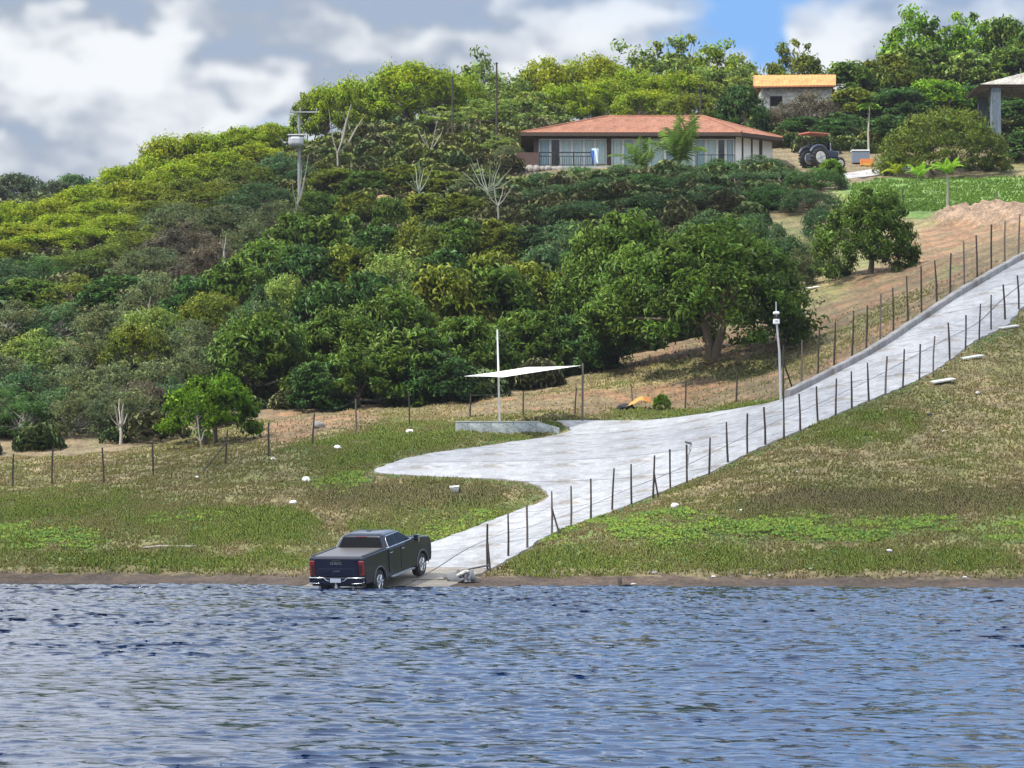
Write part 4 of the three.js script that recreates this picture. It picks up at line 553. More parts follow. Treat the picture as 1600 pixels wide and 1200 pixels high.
      const sp = []; for (let k = 0; k < 6; k++) { const a = k / 6 * 6.283; sp.push(bar(V(q * 0.112, 0.05 * Math.sin(a), 0.05 * Math.cos(a)), V(q * 0.104, 0.235 * Math.sin(a), 0.235 * Math.cos(a)), 0.03, 0.04, 5)); } sp.push(cyl(0.065, 0.065, 0.03, 14, q * 0.11, 0, 0, 0, 0, Math.PI / 2), put(new THREE.TorusGeometry(0.235, 0.018, 6, 26), q * 0.104, 0, 0, 0, Math.PI / 2)); part('spokes', sp, M.chrome, w);
      part('arch_trim', put(new THREE.TorusGeometry(0.515, 0.022, 6, 24, Math.PI), q * 1.022, 0.43, z, 0, Math.PI / 2), std(0.1, 0.1, 0.11, 0.4), T);
    }
    part('mud_flap', box(0.26, 0.3, 0.015, q * 0.86, 0.4, 0.52), M.black, T);
    part('exhaust_tip', cyl(0.05, 0.05, 0.2, 12, q * 0.62, 0.44, 1.3, Math.PI / 2), M.chrome, T);
  }
  part('tonneau_cover', rbox(1.72, 0.05, 1.82, 0.02, 0, 1.455, zs(1.02)), std(0.11, 0.098, 0.095, 0.38), T);
  for (const q of [-1, 1]) part('bed_rail', rbox(0.12, 0.04, 1.86, 0.015, q * 0.93, 1.478, zs(1.02)), M.black, T);
  const tg = part('tailgate', [rbox(1.58, 0.62, 0.06, 0.025, 0, 1.1, 1.28), rbox(1.5, 0.05, 0.05, 0.02, 0, 1.385, 1.29), rbox(1.3, 0.17, 0.02, 0.008, 0, 0.98, 1.312)], M.paint, T);
  const word = (t, size, y, w, m) => { const g = new TextGeometry(t, { font, size, depth: 0.012, curveSegments: 3 }); g.computeBoundingBox(); const b = g.boundingBox; g.translate(-(b.max.x + b.min.x) / 2, 0, 0).scale(w / (b.max.x - b.min.x), 1, 1).translate(0, y, 1.312); return part('emblem', g, m, tg); };
  word('GMC', 0.1, 1.2, 0.44, M.chrome); part('letters', (() => { const g = new TextGeometry('SIERRA', { font, size: 0.055, depth: 0.012, curveSegments: 2 }); g.computeBoundingBox(); const b = g.boundingBox; return g.translate(-(b.max.x + b.min.x) / 2, 0.955, 1.323); })(), M.chrome, tg);
  part('tailgate_handle', rbox(0.3, 0.05, 0.03, 0.01, 0, 1.32, 1.315), M.black, tg);
  const bm = part('bumper', [rbox(1.98, 0.24, 0.2, 0.04, 0, 0.66, 1.34), rbox(1.8, 0.08, 0.16, 0.03, 0, 0.52, 1.32)], M.paint, T);
  for (const q of [-1, 1]) { part('bumper_trim', limb([V(q * 1.0, 0.765, 1.3), V(q * 0.97, 0.77, 1.44), V(q * 0.44, 0.77, 1.445), V(q * 0.32, 0.67, 1.445), V(q * 0.24, 0.655, 1.445)], [0.02, 0.024, 0.024, 0.02, 0.016], 6), M.chrome, bm); part('bumper_step', limb([V(q * 1.0, 0.61, 1.3), V(q * 0.96, 0.585, 1.445), V(q * 0.6, 0.575, 1.445)], [0.018, 0.022, 0.014], 6), M.chrome, bm); }
  part('licence_plate', rbox(0.4, 0.14, 0.012, 0.004, 0, 0.68, 1.452), std(0.5, 0.56, 0.66, 0.5), bm);
  part('tow_hitch', [box(0.09, 0.09, 0.25, 0, 0.46, 1.32), cyl(0.03, 0.03, 0.09, 10, 0, 0.54, 1.42)], M.steel, T);
  part('headlight', rbox(0.3, 0.2, 0.08, 0.03, 0.85, 1.05, zs(5.83)), M.white, T); part('headlight', rbox(0.3, 0.2, 0.08, 0.03, -0.85, 1.05, zs(5.83)), M.white, T); part('grille', rbox(1.3, 0.5, 0.06, 0.02, 0, 0.98, zs(5.87)), M.chrome, T);
}

// ---------------------------------------------------------------- crumpled tarp on the ramp's edge
{
  const p = on(720, 908), g = thing('tarpaulin', 'crumpled grey tarpaulin bundle at the water edge below the first fence post', 'tarpaulin', p);
  const s = new THREE.IcosahedronGeometry(0.55, 22), q = s.attributes.position;
  for (let i = 0; i < q.count; i++) { const x = q.getX(i), y = q.getY(i), z = q.getZ(i), f = Math.abs(vnoise(x * 8 + y * 3 + 4, z * 7 - x * 3 + y * 5) - 0.5) * 2, k = 0.72 + 0.5 * f + 0.3 * (fbm(x * 3 + 7, z * 3 + y * 2, 3) - 0.5); q.setXYZ(i, x * k * 1.15, Math.max(-0.02, 0.72 * y * k * (0.75 + 0.45 * sstep(-0.4, 0.4, x))), z * k * 0.75); }
  s.computeVertexNormals(); part('sheet', s, std(0.15, 0.15, 0.16, 0.7), g);
  const c = crumple(new THREE.IcosahedronGeometry(0.15, 4), 4, 0.6, 7).scale(1.5, 0.5, 0.7).rotateZ(0.5).translate(0.02, 0.25, 0.26); part('cloth', c, M.offWhite, g);
  part('rope', limb([V(-0.55, 0.05, 0.1), V(-0.9, 0.04, 0.2), V(-1.3, 0.05, 0.15), V(-1.7, 0.02, 0.3)], [0.022, 0.022, 0.022, 0.022], 5), M.postWood, g);
  part('pole', limb([V(-0.5, 0.12, 0.1), V(0.35, 0.42, -0.1), V(0.95, 0.52, -0.9)], [0.03, 0.03, 0.03], 6), M.greyWood, g);
}

// ---------------------------------------------------------------- shade sail, low wall, lamp pole, solar lamp, yellow heap
{
  const b = spot(781, 137.5), g = thing('shade_sail', 'white shade sail stretched from a tall thin mast over the parking area', 'shade sail', b), L = (x, y, d) => at(x, y, d).sub(b);
  part('mast', limb([V(0, -0.3, 0), L(779, 590, 137.5), L(777, 515, 137.5)], [0.05, 0.045, 0.035], 8), M.white, g);
  const A = L(724, 588, 136.5), B = L(909, 571, 138.5), N = L(785, 589.5, 133.5), F = L(825, 573.5, 141), n = 20, p = [], ix = [];
  for (let j = 0; j <= n; j++) for (let i = 0; i <= n; i++) { const u = i / n, v = j / n, a = A.clone().lerp(N, u).lerp(F.clone().lerp(B, u), v), k = 0.16 * Math.sin(Math.PI * u) * Math.sin(Math.PI * v); a.y -= k * 0.6; const c = V(0, 0, 0).add(A).add(B).add(N).add(F).multiplyScalar(0.25), e = 4 * (u * (1 - u) * (Math.abs(v - 0.5) * 2) ** 4 + v * (1 - v) * (Math.abs(u - 0.5) * 2) ** 4) * 0.08; a.lerp(c, e); p.push(a.x, a.y, a.z); }
  for (let j = 0; j < n; j++) for (let i = 0; i < n; i++) { const a = j * (n + 1) + i; ix.push(a, a + 1, a + n + 1, a + 1, a + n + 2, a + n + 1); }
  const s = new THREE.BufferGeometry(); s.setAttribute('position', new THREE.Float32BufferAttribute(p, 3)); s.setIndex(ix); s.computeVertexNormals();
  part('canopy', s, phys(0.82, 0.82, 0.79, 0.9, { transmission: 0.35, thickness: 0, side: THREE.DoubleSide }), g);
  const fb = spot(910, 138.5).sub(b); part('support_post', limb([fb.clone().add(V(0, -0.3, 0)), B.clone().add(V(0.05, 0.1, 0))], [0.05, 0.045], 8), M.greyWood, g);
}
{
  const a = spot(712, 136), b = spot(842, 136), g = thing('low_wall', 'low pale blue-grey wall at the back of the parking area below the shade sail', 'wall', a);
  const top = at(712, 660, 136).y - a.y, w = b.x - a.x;
  const S = new THREE.Shape(); S.moveTo(0, -0.7); S.lineTo(w + 0.9, -0.3); S.lineTo(w + 0.9, top - 0.25); S.lineTo(w, top); S.lineTo(0, top);
  part('wall', new THREE.ExtrudeGeometry(S, { depth: 0.2, bevelEnabled: true, bevelSize: 0.01, bevelThickness: 0.01, bevelSegments: 1 }), std(0.5, 0.55, 0.58, 0.85, { map: grain }), g); part('coping', rbox(w + 0.06, 0.05, 0.26, 0.012, w / 2, top + 0.03, 0.1), M.offWhite, g);
}
{
  const b = on(1218, 629, 120), g = thing('lamp_pole', 'slender pale pole with two white boxes near its top beside the driveway', 'pole', b), H = at(1212, 471, -b.z).y - b.y;
  part('pole', limb([V(0.06, -0.3, 0), V(0, H * 0.5, 0), V(-0.12, H * 0.8, 0), V(-0.14, H, 0)], [0.055, 0.05, 0.04, 0.022], 8), M.galv, g);
  part('bracket', cyl(0.16, 0.16, 0.05, 14, -0.12, H * 0.845, 0), M.black, g); part('upper_housing', rbox(0.28, 0.13, 0.22, 0.05, -0.13, H * 0.885, 0.02), M.white, g); part('lower_box', rbox(0.28, 0.22, 0.22, 0.04, -0.13, H * 0.8, 0.03), M.white, g); part('box_face', rbox(0.1, 0.06, 0.01, 0.003, -0.13, H * 0.805, 0.145), M.galv, g);
}
{
  const f = on(1073.6, 758), d = -f.z, b = at(1074.5, 712, d), g = thing('solar_lamp', 'small lamp with a dark tilted panel on a curved stem above a fence post', 'lamp', b);
  part('stem', limb([V(0, -0.5, 0), V(0.02, 0, 0), V(0.1, 0.22, 0), V(0.14, 0.42, 0)], [0.02, 0.03, 0.035, 0.02], 7), M.galv, g); part('panel', rbox(0.27, 0.03, 0.24, 0.008, 0.03, 0.5, 0.02, 0.3, 0, -0.25), M.black, g); part('lamp_head', rbox(0.12, 0.16, 0.06, 0.02, 0.1, 0.32, 0.03, 0, 0, -0.3), M.white, g);
}
{
  const b = on(1000, 641, 120), g = thing('yellow_sheet', 'bright yellow sheet heaped over dark scrap beside the parking area', 'tarpaulin', b), s = new THREE.PlaneGeometry(1.6, 0.9, 36, 24).rotateX(-Math.PI / 2), q = s.attributes.position;
  for (let i = 0; i < q.count; i++) { const x = q.getX(i), z = q.getZ(i); q.setXYZ(i, x, 0.12 + 0.5 * Math.exp(-((x - 0.1) ** 2) / 0.3) * (0.8 + 0.2 * Math.cos(z * 3)) + 0.18 * (fbm(x * 4, z * 4 + 3, 3) - 0.5) - 0.3 * z * z, z); } s.computeVertexNormals();
  part('sheet', s, std(0.42, 0.25, 0.05, 0.7, { side: THREE.DoubleSide }), g); part('panel', rbox(0.34, 0.26, 0.03, 0.01, 0.32, 0.48, 0.36, -0.3), std(0.5, 0.2, 0.05, 0.7), g); part('scrap', crumple(new THREE.IcosahedronGeometry(0.32, 3), 8, 0.4, 4).scale(1.4, 0.6, 1).translate(-0.7, 0.12, 0.1), M.rubber, g);
}

// ---------------------------------------------------------------- the house with the red hipped roof
function tiled(A, B, C, D, per = 0.24, amp = 0.03) {               // roof plane: A, B along the eave, C, D along the ridge; rows of round tiles
  const e = B.clone().sub(A), Lx = e.length(), ex = e.clone().normalize(), up = D.clone().add(C).multiplyScalar(0.5).sub(A.clone().add(B).multiplyScalar(0.5)), n = ex.clone().cross(up).normalize(); if (n.y < 0) n.negate();
  const nu = Math.ceil(Lx / per * 5), nv = Math.max(2, Math.ceil(up.length() / 0.4)), p = [], ix = [];
  for (let j = 0; j <= nv; j++) for (let i = 0; i <= nu; i++) for (let q = 0; q < 1; q++) { const u = i / nu, v = j / nv, a = A.clone().lerp(B, u).lerp(D.clone().lerp(C, u), v), t = a.clone().sub(A).dot(ex); a.addScaledVector(n, amp * Math.abs(Math.sin(Math.PI * t / per)) + 0.012 * (j % 2)); p.push(a.x, a.y, a.z); }
  for (let j = 0; j < nv; j++) for (let i = 0; i < nu; i++) { const a = j * (nu + 1) + i; ix.push(a, a + 1, a + nu + 1, a + 1, a + nu + 2, a + nu + 1); }
  const g = new THREE.BufferGeometry(); g.setAttribute('position', new THREE.Float32BufferAttribute(p, 3)); g.setAttribute('uv', new THREE.Float32BufferAttribute(p.flatMap((v, i) => i % 3 === 1 ? [] : [v * 0.4]), 2)); g.setIndex(ix); g.computeVertexNormals(); return g;
}
const tileTex = tex(256, (u, v) => { const a = tnoise(u, v, 10, 4), b = tnoise(u, v, 40, 2); const k = 0.8 + 0.35 * (a - 0.5) + 0.3 * (b - 0.5); return [k, k * (0.94 + 0.1 * a), k * (0.9 + 0.15 * a)]; });
const roofRed = std(0.36, 0.15, 0.085, 0.85, { map: tileTex }), roofOrange = std(0.78, 0.33, 0.1, 0.8, { map: tileTex }), pane = phys(0.9, 0.95, 0.96, 0.03, { transmission: 1, thickness: 0 }), curtain = std(0.78, 0.8, 0.78, 0.95), curtainBlue = std(0.5, 0.58, 0.64, 0.95);
{
  const D0 = 236, yF = at(1000, 260, D0).y, O = V(at(814.5, 207, D0).x, yF, -D0), px = (x, d = D0 + 1) => (x - 800) / FPX * d - O.x, py = (y, d = D0 + 1) => at(800, y, d).y - yF;
  const h = thing('house', 'single-storey house with a red tiled hip roof and a glazed front', 'house', O), yE = py(207, D0), yR = at(0, 182, D0 + 5.2).y - yF;
  const P0 = V(0, yE, 0), P1 = V(px(1160, D0), yE, 0), P2 = V(px(1225, D0 + 3.4), yE, -3.4), P3 = V(P2.x, yE, -8), P4 = V(P1.x, yE, -11), P5 = V(0, yE, -11), RL = V(px(950, D0 + 5.2), yR, -5.2), RR = V(px(1100, D0 + 5.2), yR, -5.2);
  const roof = part('roof', tiled(P0, P1, RR, RL), roofRed, h);
  for (const [a, b, c, d] of [[P1, P2, RR, RR], [P2, P3, RR, RR], [P3, P4, RR, RR], [P4, P5, RL, RR], [P5, P0, RL, RL]]) part('roof_slope', tiled(a, b, c, d), roofRed, roof);
  for (const [a, b] of [[RL, RR], [P0, RL], [P1, RR], [P2, RR], [P3, RR], [P5, RL]]) part('ridge_tile', bar(a.clone().add(V(0, 0.02, 0)), b.clone().add(V(0, 0.03, 0)), 0.09, 0.09, 8), roofRed, roof);
  const ev = [P0, P1, P2, P3, P4, P5]; ev.forEach((a, i) => { const b = ev[(i + 1) % 6], d = b.clone().sub(a), l = d.length(); part('fascia', new THREE.BoxGeometry(l, 0.24, 0.06).applyMatrix4(M4.compose(a.clone().add(b).multiplyScalar(0.5).add(V(0, -0.14, 0)), Q.setFromAxisAngle(UPV, Math.atan2(-d.z, d.x)), V(1, 1, 1))), M.darkWood, roof); });
  const cs = new THREE.Shape(); ev.forEach((p, i) => { const q = [p.x + (i === 0 || i === 5 ? 0.1 : -0.1), -p.z]; i ? cs.lineTo(...q) : cs.moveTo(...q); }); part('ceiling', new THREE.ExtrudeGeometry(cs, { depth: 0.06, bevelEnabled: false }).rotateX(-Math.PI / 2).translate(0, yE - 0.2, 0), M.darkWood, h);
  const yT = yE - 0.2, zw = -1.1, x0 = px(841), xc = px(1151), x1 = px(1207, D0 + 4.2);
  part('floor', [box(px(1000) - px(806) + 0, 0.3, 11, (px(1000) + px(806)) / 2, -0.15, -5.2), box(xc - px(1000), 0.3, 9.8, (xc + px(1000)) / 2, -0.15, -6)], M.concrete, h);
  part('rear_wall', box(x1 - x0, yT, 0.2, (x0 + x1) / 2, yT / 2, -9.5), M.offWhite, h); part('side_wall', box(0.2, yT, 8.2, x0 + 0.1, yT / 2, -5.35), M.offWhite, h); part('side_wall', box(0.2, yT, 5.0, x1, yT / 2, -7), M.offWhite, h);
  // glazed bays: frame, pane and the pale curtain behind each
  const bay = (a, b, y0, y1, c) => { const xa = px(a), xb = px(b), w = xb - xa, hh = y1 - y0, t = 0.07; const f = part('window', [box(w, t, 0.08, (xa + xb) / 2, y1 - t / 2, zw), box(w, t, 0.08, (xa + xb) / 2, y0 + t / 2, zw), box(t, hh - 2 * t, 0.08, xa + t / 2, (y0 + y1) / 2, zw), box(t, hh - 2 * t, 0.08, xb - t / 2, (y0 + y1) / 2, zw)], M.white, h); part('pane', box(w - 2 * t, hh - 2 * t, 0.012, (xa + xb) / 2, (y0 + y1) / 2, zw), pane, f); const cg = new THREE.PlaneGeometry(w - 0.1, hh - 0.1, 40, 1), q = cg.attributes.position; for (let i = 0; i < q.count; i++) q.setZ(i, 0.035 * Math.sin(q.getX(i) * 26 + a)); cg.computeVertexNormals(); if (c) part('curtain', cg.translate((xa + xb) / 2, (y0 + y1) / 2 - 0.02, zw - 0.22), c, f); };
  const yB = 0.02;
  for (const [a, b, c] of [[842, 860, curtainBlue], [860.3, 876, null], [876.3, 894, curtain], [894.3, 913, curtain], [913.3, 930, curtain], [930.3, 948.5, curtain], [956, 974, curtain], [974.3, 992, curtainBlue], [992.3, 1016, curtain], [1016.3, 1040, curtain], [1040.3, 1062, curtainBlue], [1062.3, 1085, curtain], [1085.3, 1104, curtainBlue], [1104.3, 1122, curtain], [1122.3, 1135, null], [1135.3, 1149, curtainBlue]]) bay(a, b, yB, yT - 0.16, c);
  part('lintel', box(xc - x0, 0.15, 0.16, (x0 + xc) / 2, yT - 0.08, zw), M.darkWood, h);
  for (const [a, w, z] of [[837.5, 0.36, -0.85], [952.2, 0.3, zw + 0.05]]) part('column', rbox(w, yT, 0.26, 0.02, px(a), yT / 2, z), M.darkWood, h);
  // white timber-framed walls turning the corner
  const wa = V(xc, 0, zw), wb = V(x1, 0, -4.4), wd = wb.clone().sub(wa), ang = Math.atan2(-wd.z, wd.x), wl = wd.length(), wp = (t, y) => wa.clone().lerp(wb, t).setY(y);
  const onWall = (t0, t1, y0, y1, th) => new THREE.BoxGeometry((t1 - t0) * wl, y1 - y0, th).applyMatrix4(M4.compose(wp((t0 + t1) / 2, (y0 + y1) / 2), Q.setFromAxisAngle(UPV, ang), V(1, 1, 1)));
  for (const [a, b] of [[0.0, 0.15], [0.19, 0.41], [0.45, 0.64], [0.72, 1.0]]) part('wall_panel', onWall(a, b, 0, yT, 0.12), M.white, h);
  for (const [a, b] of [[0.15, 0.19], [0.41, 0.45], [0.64, 0.72]]) part('timber_post', onWall(a, b, 0, yT, 0.2), M.darkWood, h);
  // porch: solid brown panel, railing, stone footing
  const zr = 0.1; part('porch_panel', box(px(841) - px(807), 1.02, 0.08, (px(841) + px(807)) / 2, 0.55, zr), std(0.075, 0.04, 0.032, 0.7), h);
  const rl = part('railing', [box(px(928) - px(842), 0.09, 0.07, (px(928) + px(842)) / 2, 1.06, zr), box(px(928) - px(842), 0.06, 0.05, (px(928) + px(842)) / 2, 0.78, zr), box(px(928) - px(842), 0.05, 0.05, (px(928) + px(842)) / 2, 0.1, zr)], M.black, h);
  for (const a of [843, 865, 896, 927]) part('railing_post', box(0.1, 1.1, 0.09, px(a), 0.55, zr), M.black, rl);
  for (let a = 846; a < 926; a += 3.6) part('baluster', box(0.035, 0.66, 0.03, px(a), 0.44, zr), M.black, rl);
  part('handrail', [box(px(1149) - px(1090), 0.05, 0.05, (px(1149) + px(1090)) / 2, 0.98, -0.75), box(0.05, 0.98, 0.05, px(1149), 0.49, -0.75), box(0.05, 0.98, 0.05, px(1112), 0.49, -0.75), box(0.05, 0.98, 0.05, px(1090), 0.49, -0.75)], M.black, h);
  const R = rng(41), ft = part('footing', box(px(880) - px(806), 1.6, 0.4, (px(880) + px(806)) / 2, -0.86, 0.0), M.rock, h); for (let i = 0; i < 16; i++) part('stone', crumple(new THREE.IcosahedronGeometry(0.24 + 0.1 * R(), 2), i * 3, 0.3, 3).translate(px(808 + (i % 8) * 9.4 + R() * 3), -0.25 - 0.4 * Math.floor(i / 8), 0.22), M.rock, ft);
  const tw = thing('beach_towel', 'blue and white towel draped over the end of the porch railing', 'towel', O.clone().add(V(px(931), 0.35, zr + 0.1)));
  const tg = new THREE.PlaneGeometry(0.5, 1.15, 16, 20), q = tg.attributes.position; for (let i = 0; i < q.count; i++) { const x = q.getX(i), y = q.getY(i); q.setXYZ(i, x * (0.75 + 0.3 * Math.sin(y * 3)) - 0.12 * y, y + 0.45, 0.07 * Math.sin(x * 14 + y * 2)); } tg.computeVertexNormals();
  part('white_cloth', tg, std(0.6, 0.72, 0.85, 0.9, { side: THREE.DoubleSide }), tw); part('blue_cloth', tg.clone().scale(0.55, 0.9, 1).translate(-0.24, -0.06, 0.05), std(0.04, 0.13, 0.45, 0.9, { side: THREE.DoubleSide }), tw);
}
{ // building with the orange roof
  const d = 268, yb = ground(at(1240, 150, d).x, -d - 3), A = at(1178, 135, d), B = at(1306, 133, d), C = at(1306, 117, d + 3.2), D = at(1178, 118, d + 3.2), o = V(A.x, yb, -d), L = (p) => p.clone().sub(o), g = thing('orange_roofed_building', 'small white-walled building with a bright orange roof half hidden by trees', 'building', o);
  const r = part('roof', tiled(L(A), L(B), L(C), L(D), 0.3, 0.03), roofOrange, g); const D2 = L(D).setZ(L(D).z - 3.2).setY(L(A).y), C2 = L(C).setZ(L(C).z - 3.2).setY(L(B).y); part('roof_slope', tiled(D2, C2, L(C), L(D), 0.3, 0.03), roofOrange, r);
  part('fascia', [bar(L(A), L(D), 0.07, 0.07, 4), bar(L(A).add(V(0, -0.09, 0)), L(B).add(V(0, -0.09, 0)), 0.06, 0.06, 4)], std(0.3, 0.12, 0.06, 0.8), r);
  const e = L(A).y; part('wall', box(L(B).x - 1.1, e + 0.6, 5, L(B).x / 2 + 0.25, (e - 0.6) / 2 - 0.05, -3.2), M.offWhite, g); const wn = part('window', box(1.1, 0.9, 0.06, 2.0, e - 1.2, -0.68), M.darkWood, g); part('pane', box(0.95, 0.75, 0.02, 2.0, e - 1.2, -0.63), M.glassDark, wn);
}
{ // pavilion at the right edge
  const d = 247, b = spot(1620, d + 2), o = V(b.x, b.y, -d), L = (x, y, dd) => at(x, y, dd).sub(o), g = thing('pavilion', 'open pavilion with a pale grey roof on thick blue-grey pillars at the right edge', 'pavilion', o);
  const A = L(1530, 132, d), B = L(1730, 132, d), Tp = L(1640, 106, d + 4), A2 = V(A.x, A.y, A.z - 8), B2 = V(B.x, B.y, B.z - 8), m = std(0.4, 0.375, 0.35, 0.9, { map: grain });
  const rf = part('roof', tiled(A, B, Tp, Tp.clone().add(V(-0.5, 0, 0)), 0.18, 0.025), m, g); part('roof_slope', tiled(A2, A, Tp, Tp, 0.18, 0.025), m, rf); part('roof_slope', tiled(B, B2, Tp, Tp, 0.18, 0.025), m, rf); part('roof_slope', tiled(B2, A2, Tp, Tp, 0.18, 0.025), m, rf);
  part('eave_beam', [bar(A.clone().add(V(0.2, -0.14, -0.2)), B.clone().add(V(-0.2, -0.14, -0.2)), 0.1, 0.1, 4), bar(A.clone().add(V(0.2, -0.14, -0.2)), A2.clone().add(V(0.2, -0.14, 0.2)), 0.1, 0.1, 4)], M.darkWood, rf);
  const pm = std(0.12, 0.16, 0.21, 0.85, { map: grain }); for (const [x, z] of [[A.x + 1.4, -0.6], [B.x - 1.4, -0.6], [A.x + 1.4, -7.2], [B.x - 1.4, -7.2]]) part('pillar', rbox(0.8, A.y + 1.2, 0.8, 0.04, x, A.y / 2 - 0.7, z), pm, g);
}
{ // tractor
  const b = on(1276, 263, 200); const d = -b.z > 236 && -b.z < 246 ? -b.z : 240, p = spot(1276, d), g = thing('tractor', 'dark old tractor with an orange-red canopy parked right of the house', 'tractor', p, 0.55); g.scale.setScalar(0.98);
  const body = std(0.03, 0.04, 0.07, 0.5), orange = std(0.36, 0.1, 0.06, 0.7);
  const wheel = (x, z, r, w) => { const t = part('wheel', put(new THREE.TorusGeometry(r - w * 0.45, w * 0.45, 10, 26)), M.rubber, g); t.position.set(x, r, z); t.scale.z = 1.25; part('tyre', cyl(r * 0.86, r * 0.86, w * 0.8, 24, 0, 0, 0, Math.PI / 2), M.rubber, t); part('rim', cyl(r * 0.58, r * 0.58, w * 0.95, 22, 0, 0, 0, Math.PI / 2), std(0.6, 0.6, 0.56, 0.6), t); part('hub', [cyl(r * 0.2, r * 0.2, w * 1.15, 14, 0, 0, 0, Math.PI / 2), ...[0, 1, 2, 3].map((k) => cyl(r * 0.09, r * 0.09, w * 1.1, 8, Math.cos(k * 1.57 + 0.4) * r * 0.38, Math.sin(k * 1.57 + 0.4) * r * 0.38, 0, Math.PI / 2))], M.steel, t); const lug = []; for (let k = 0; k < 18; k++) { const a = k / 18 * 6.283; lug.push(box(0.05, 0.09, w * 0.9, Math.cos(a) * r * 0.985, Math.sin(a) * r * 0.985, 0, 0, 0, a)); } part('tread', lug, M.rubber, t); };
  for (const z of [-0.75, 0.75]) { wheel(-0.2, z, 0.8, 0.42); wheel(1.95, z * 0.85, 0.46, 0.25); part('fender', put(new THREE.TorusGeometry(0.92, 0.14, 6, 16, 2.2), -0.2, 0.8, z, 0, 0, 0.5), body, g); }
  part('hood', [rbox(1.5, 0.55, 0.6, 0.08, 1.35, 1.2, 0), rbox(1.2, 0.4, 0.45, 0.05, 1.3, 0.75, 0)], body, g); part('grille', rbox(0.06, 0.6, 0.5, 0.02, 2.13, 1.15, 0), M.steel, g); part('exhaust', cyl(0.04, 0.04, 0.7, 8, 1.4, 1.75, 0.15), M.steel, g); part('axle', [box(1.0, 0.5, 0.9, -0.1, 0.85, 0), cyl(0.07, 0.07, 1.5, 8, -0.2, 0.8, 0, Math.PI / 2), cyl(0.05, 0.05, 1.3, 8, 1.95, 0.46, 0, Math.PI / 2)], body, g);
  part('seat', [rbox(0.45, 0.1, 0.5, 0.04, -0.2, 1.45, 0), rbox(0.1, 0.45, 0.5, 0.04, -0.42, 1.68, 0)], M.black, g); part('steering_wheel', [put(new THREE.TorusGeometry(0.2, 0.02, 6, 18), 0.45, 1.75, 0, 0, Math.PI / 2, 0.4), bar(V(0.6, 1.4, 0), V(0.45, 1.75, 0), 0.025)], M.black, g);
  part('canopy', rbox(2.05, 0.14, 1.5, 0.05, -0.15, 2.72, 0), orange, g); for (const [x, z] of [[-0.8, -0.6], [-0.8, 0.6], [0.6, -0.6], [0.6, 0.6]]) part('canopy_post', bar(V(x, 1.2, z), V(x, 2.68, z), 0.03), M.black, g);
}
{ // grey box with a white lid, and the orange crate beside it
  const p = spot(1346, 243), g = thing('storage_box', 'blue-grey box with a white lid beside the pale path', 'box', p); part('body', rbox(1.35, 0.95, 0.9, 0.03, 0, 0.5, 0), std(0.14, 0.17, 0.22, 0.6), g); part('lid', rbox(1.42, 0.09, 0.98, 0.02, 0, 1.02, 0), M.white, g);
  const q = spot(1356, 241.6), c = thing('crate', 'small orange and yellow crate in front of the blue-grey box', 'crate', q), om = std(0.6, 0.2, 0.05, 0.7); for (let i = 0; i < 4; i++) part('slat', rbox(0.95, 0.09, 0.03, 0.008, 0, 0.1 + i * 0.13, 0.25), i === 0 ? std(0.6, 0.42, 0.05, 0.7) : om, c); part('side', [box(0.03, 0.5, 0.5, -0.47, 0.27, 0), box(0.03, 0.5, 0.5, 0.47, 0.27, 0), box(0.95, 0.5, 0.03, 0, 0.27, -0.25)], om, c);
}
// ---------------------------------------------------------------- poles
{
  const d = 222, b = spot(467, d), g = thing('utility_pole', 'grey utility pole with a crossarm and a round transformer rising from the scrub', 'utility pole', b), L = (x, y) => at(x, y, d).sub(b), t = L(467, 176);
  part('pole', limb([V(0, -0.5, 0), t], [0.13, 0.1], 8), std(0.26, 0.27, 0.28, 0.9), g); part('crossarm', rbox(2.05, 0.12, 0.12, 0.02, t.x + 0.35, t.y + 0.02, 0.12), M.concrete, g); for (const k of [-0.6, 0.1, 1.3]) part('insulator', new THREE.LatheGeometry([[0.02, 0], [0.06, 0.02], [0.03, 0.06], [0.06, 0.1], [0.03, 0.14], [0.05, 0.2], [0, 0.22]].map((v) => new THREE.Vector2(...v)), 8).translate(t.x + k, t.y + 0.08, 0.12), M.steel, g);
  const c = L(463, 222); const tr = part('transformer', [rbox(1.1, 0.95, 0.85, 0.36, c.x, c.y, 0.5), rbox(1.15, 0.1, 0.85, 0.04, c.x, c.y + 0.42, 0.5)], M.galv, g); for (const k of [-0.4, -0.12, 0.18]) part('bushing', cyl(0.035, 0.06, 0.4, 8, c.x + k - 0.05, c.y + 0.66, 0.5), M.black, tr);
}
for (const [px, py, d, l] of [[707, 122, 246, 'thin dark pole left of the taller one above the cactus knoll'], [776, 100, 246, 'tallest thin dark pole above the cactus knoll'], [1095, 135, 252, 'dark pole rising behind the ridge of the red roof']]) { const b = spot(px, d), t = at(px, py, d).sub(b), g = thing('pole', l, 'pole', b); part('shaft', limb([V(0, -0.4, 0), t], [0.1, 0.07], 7), M.postWood, g); part('cap', cyl(0.11, 0.09, 0.12, 8, t.x, t.y + 0.05, t.z), M.black, g); if (px > 1000) part('bracket', box(0.5, 0.1, 0.1, 0, t.y - 0.35, 0.08), M.black, g); }

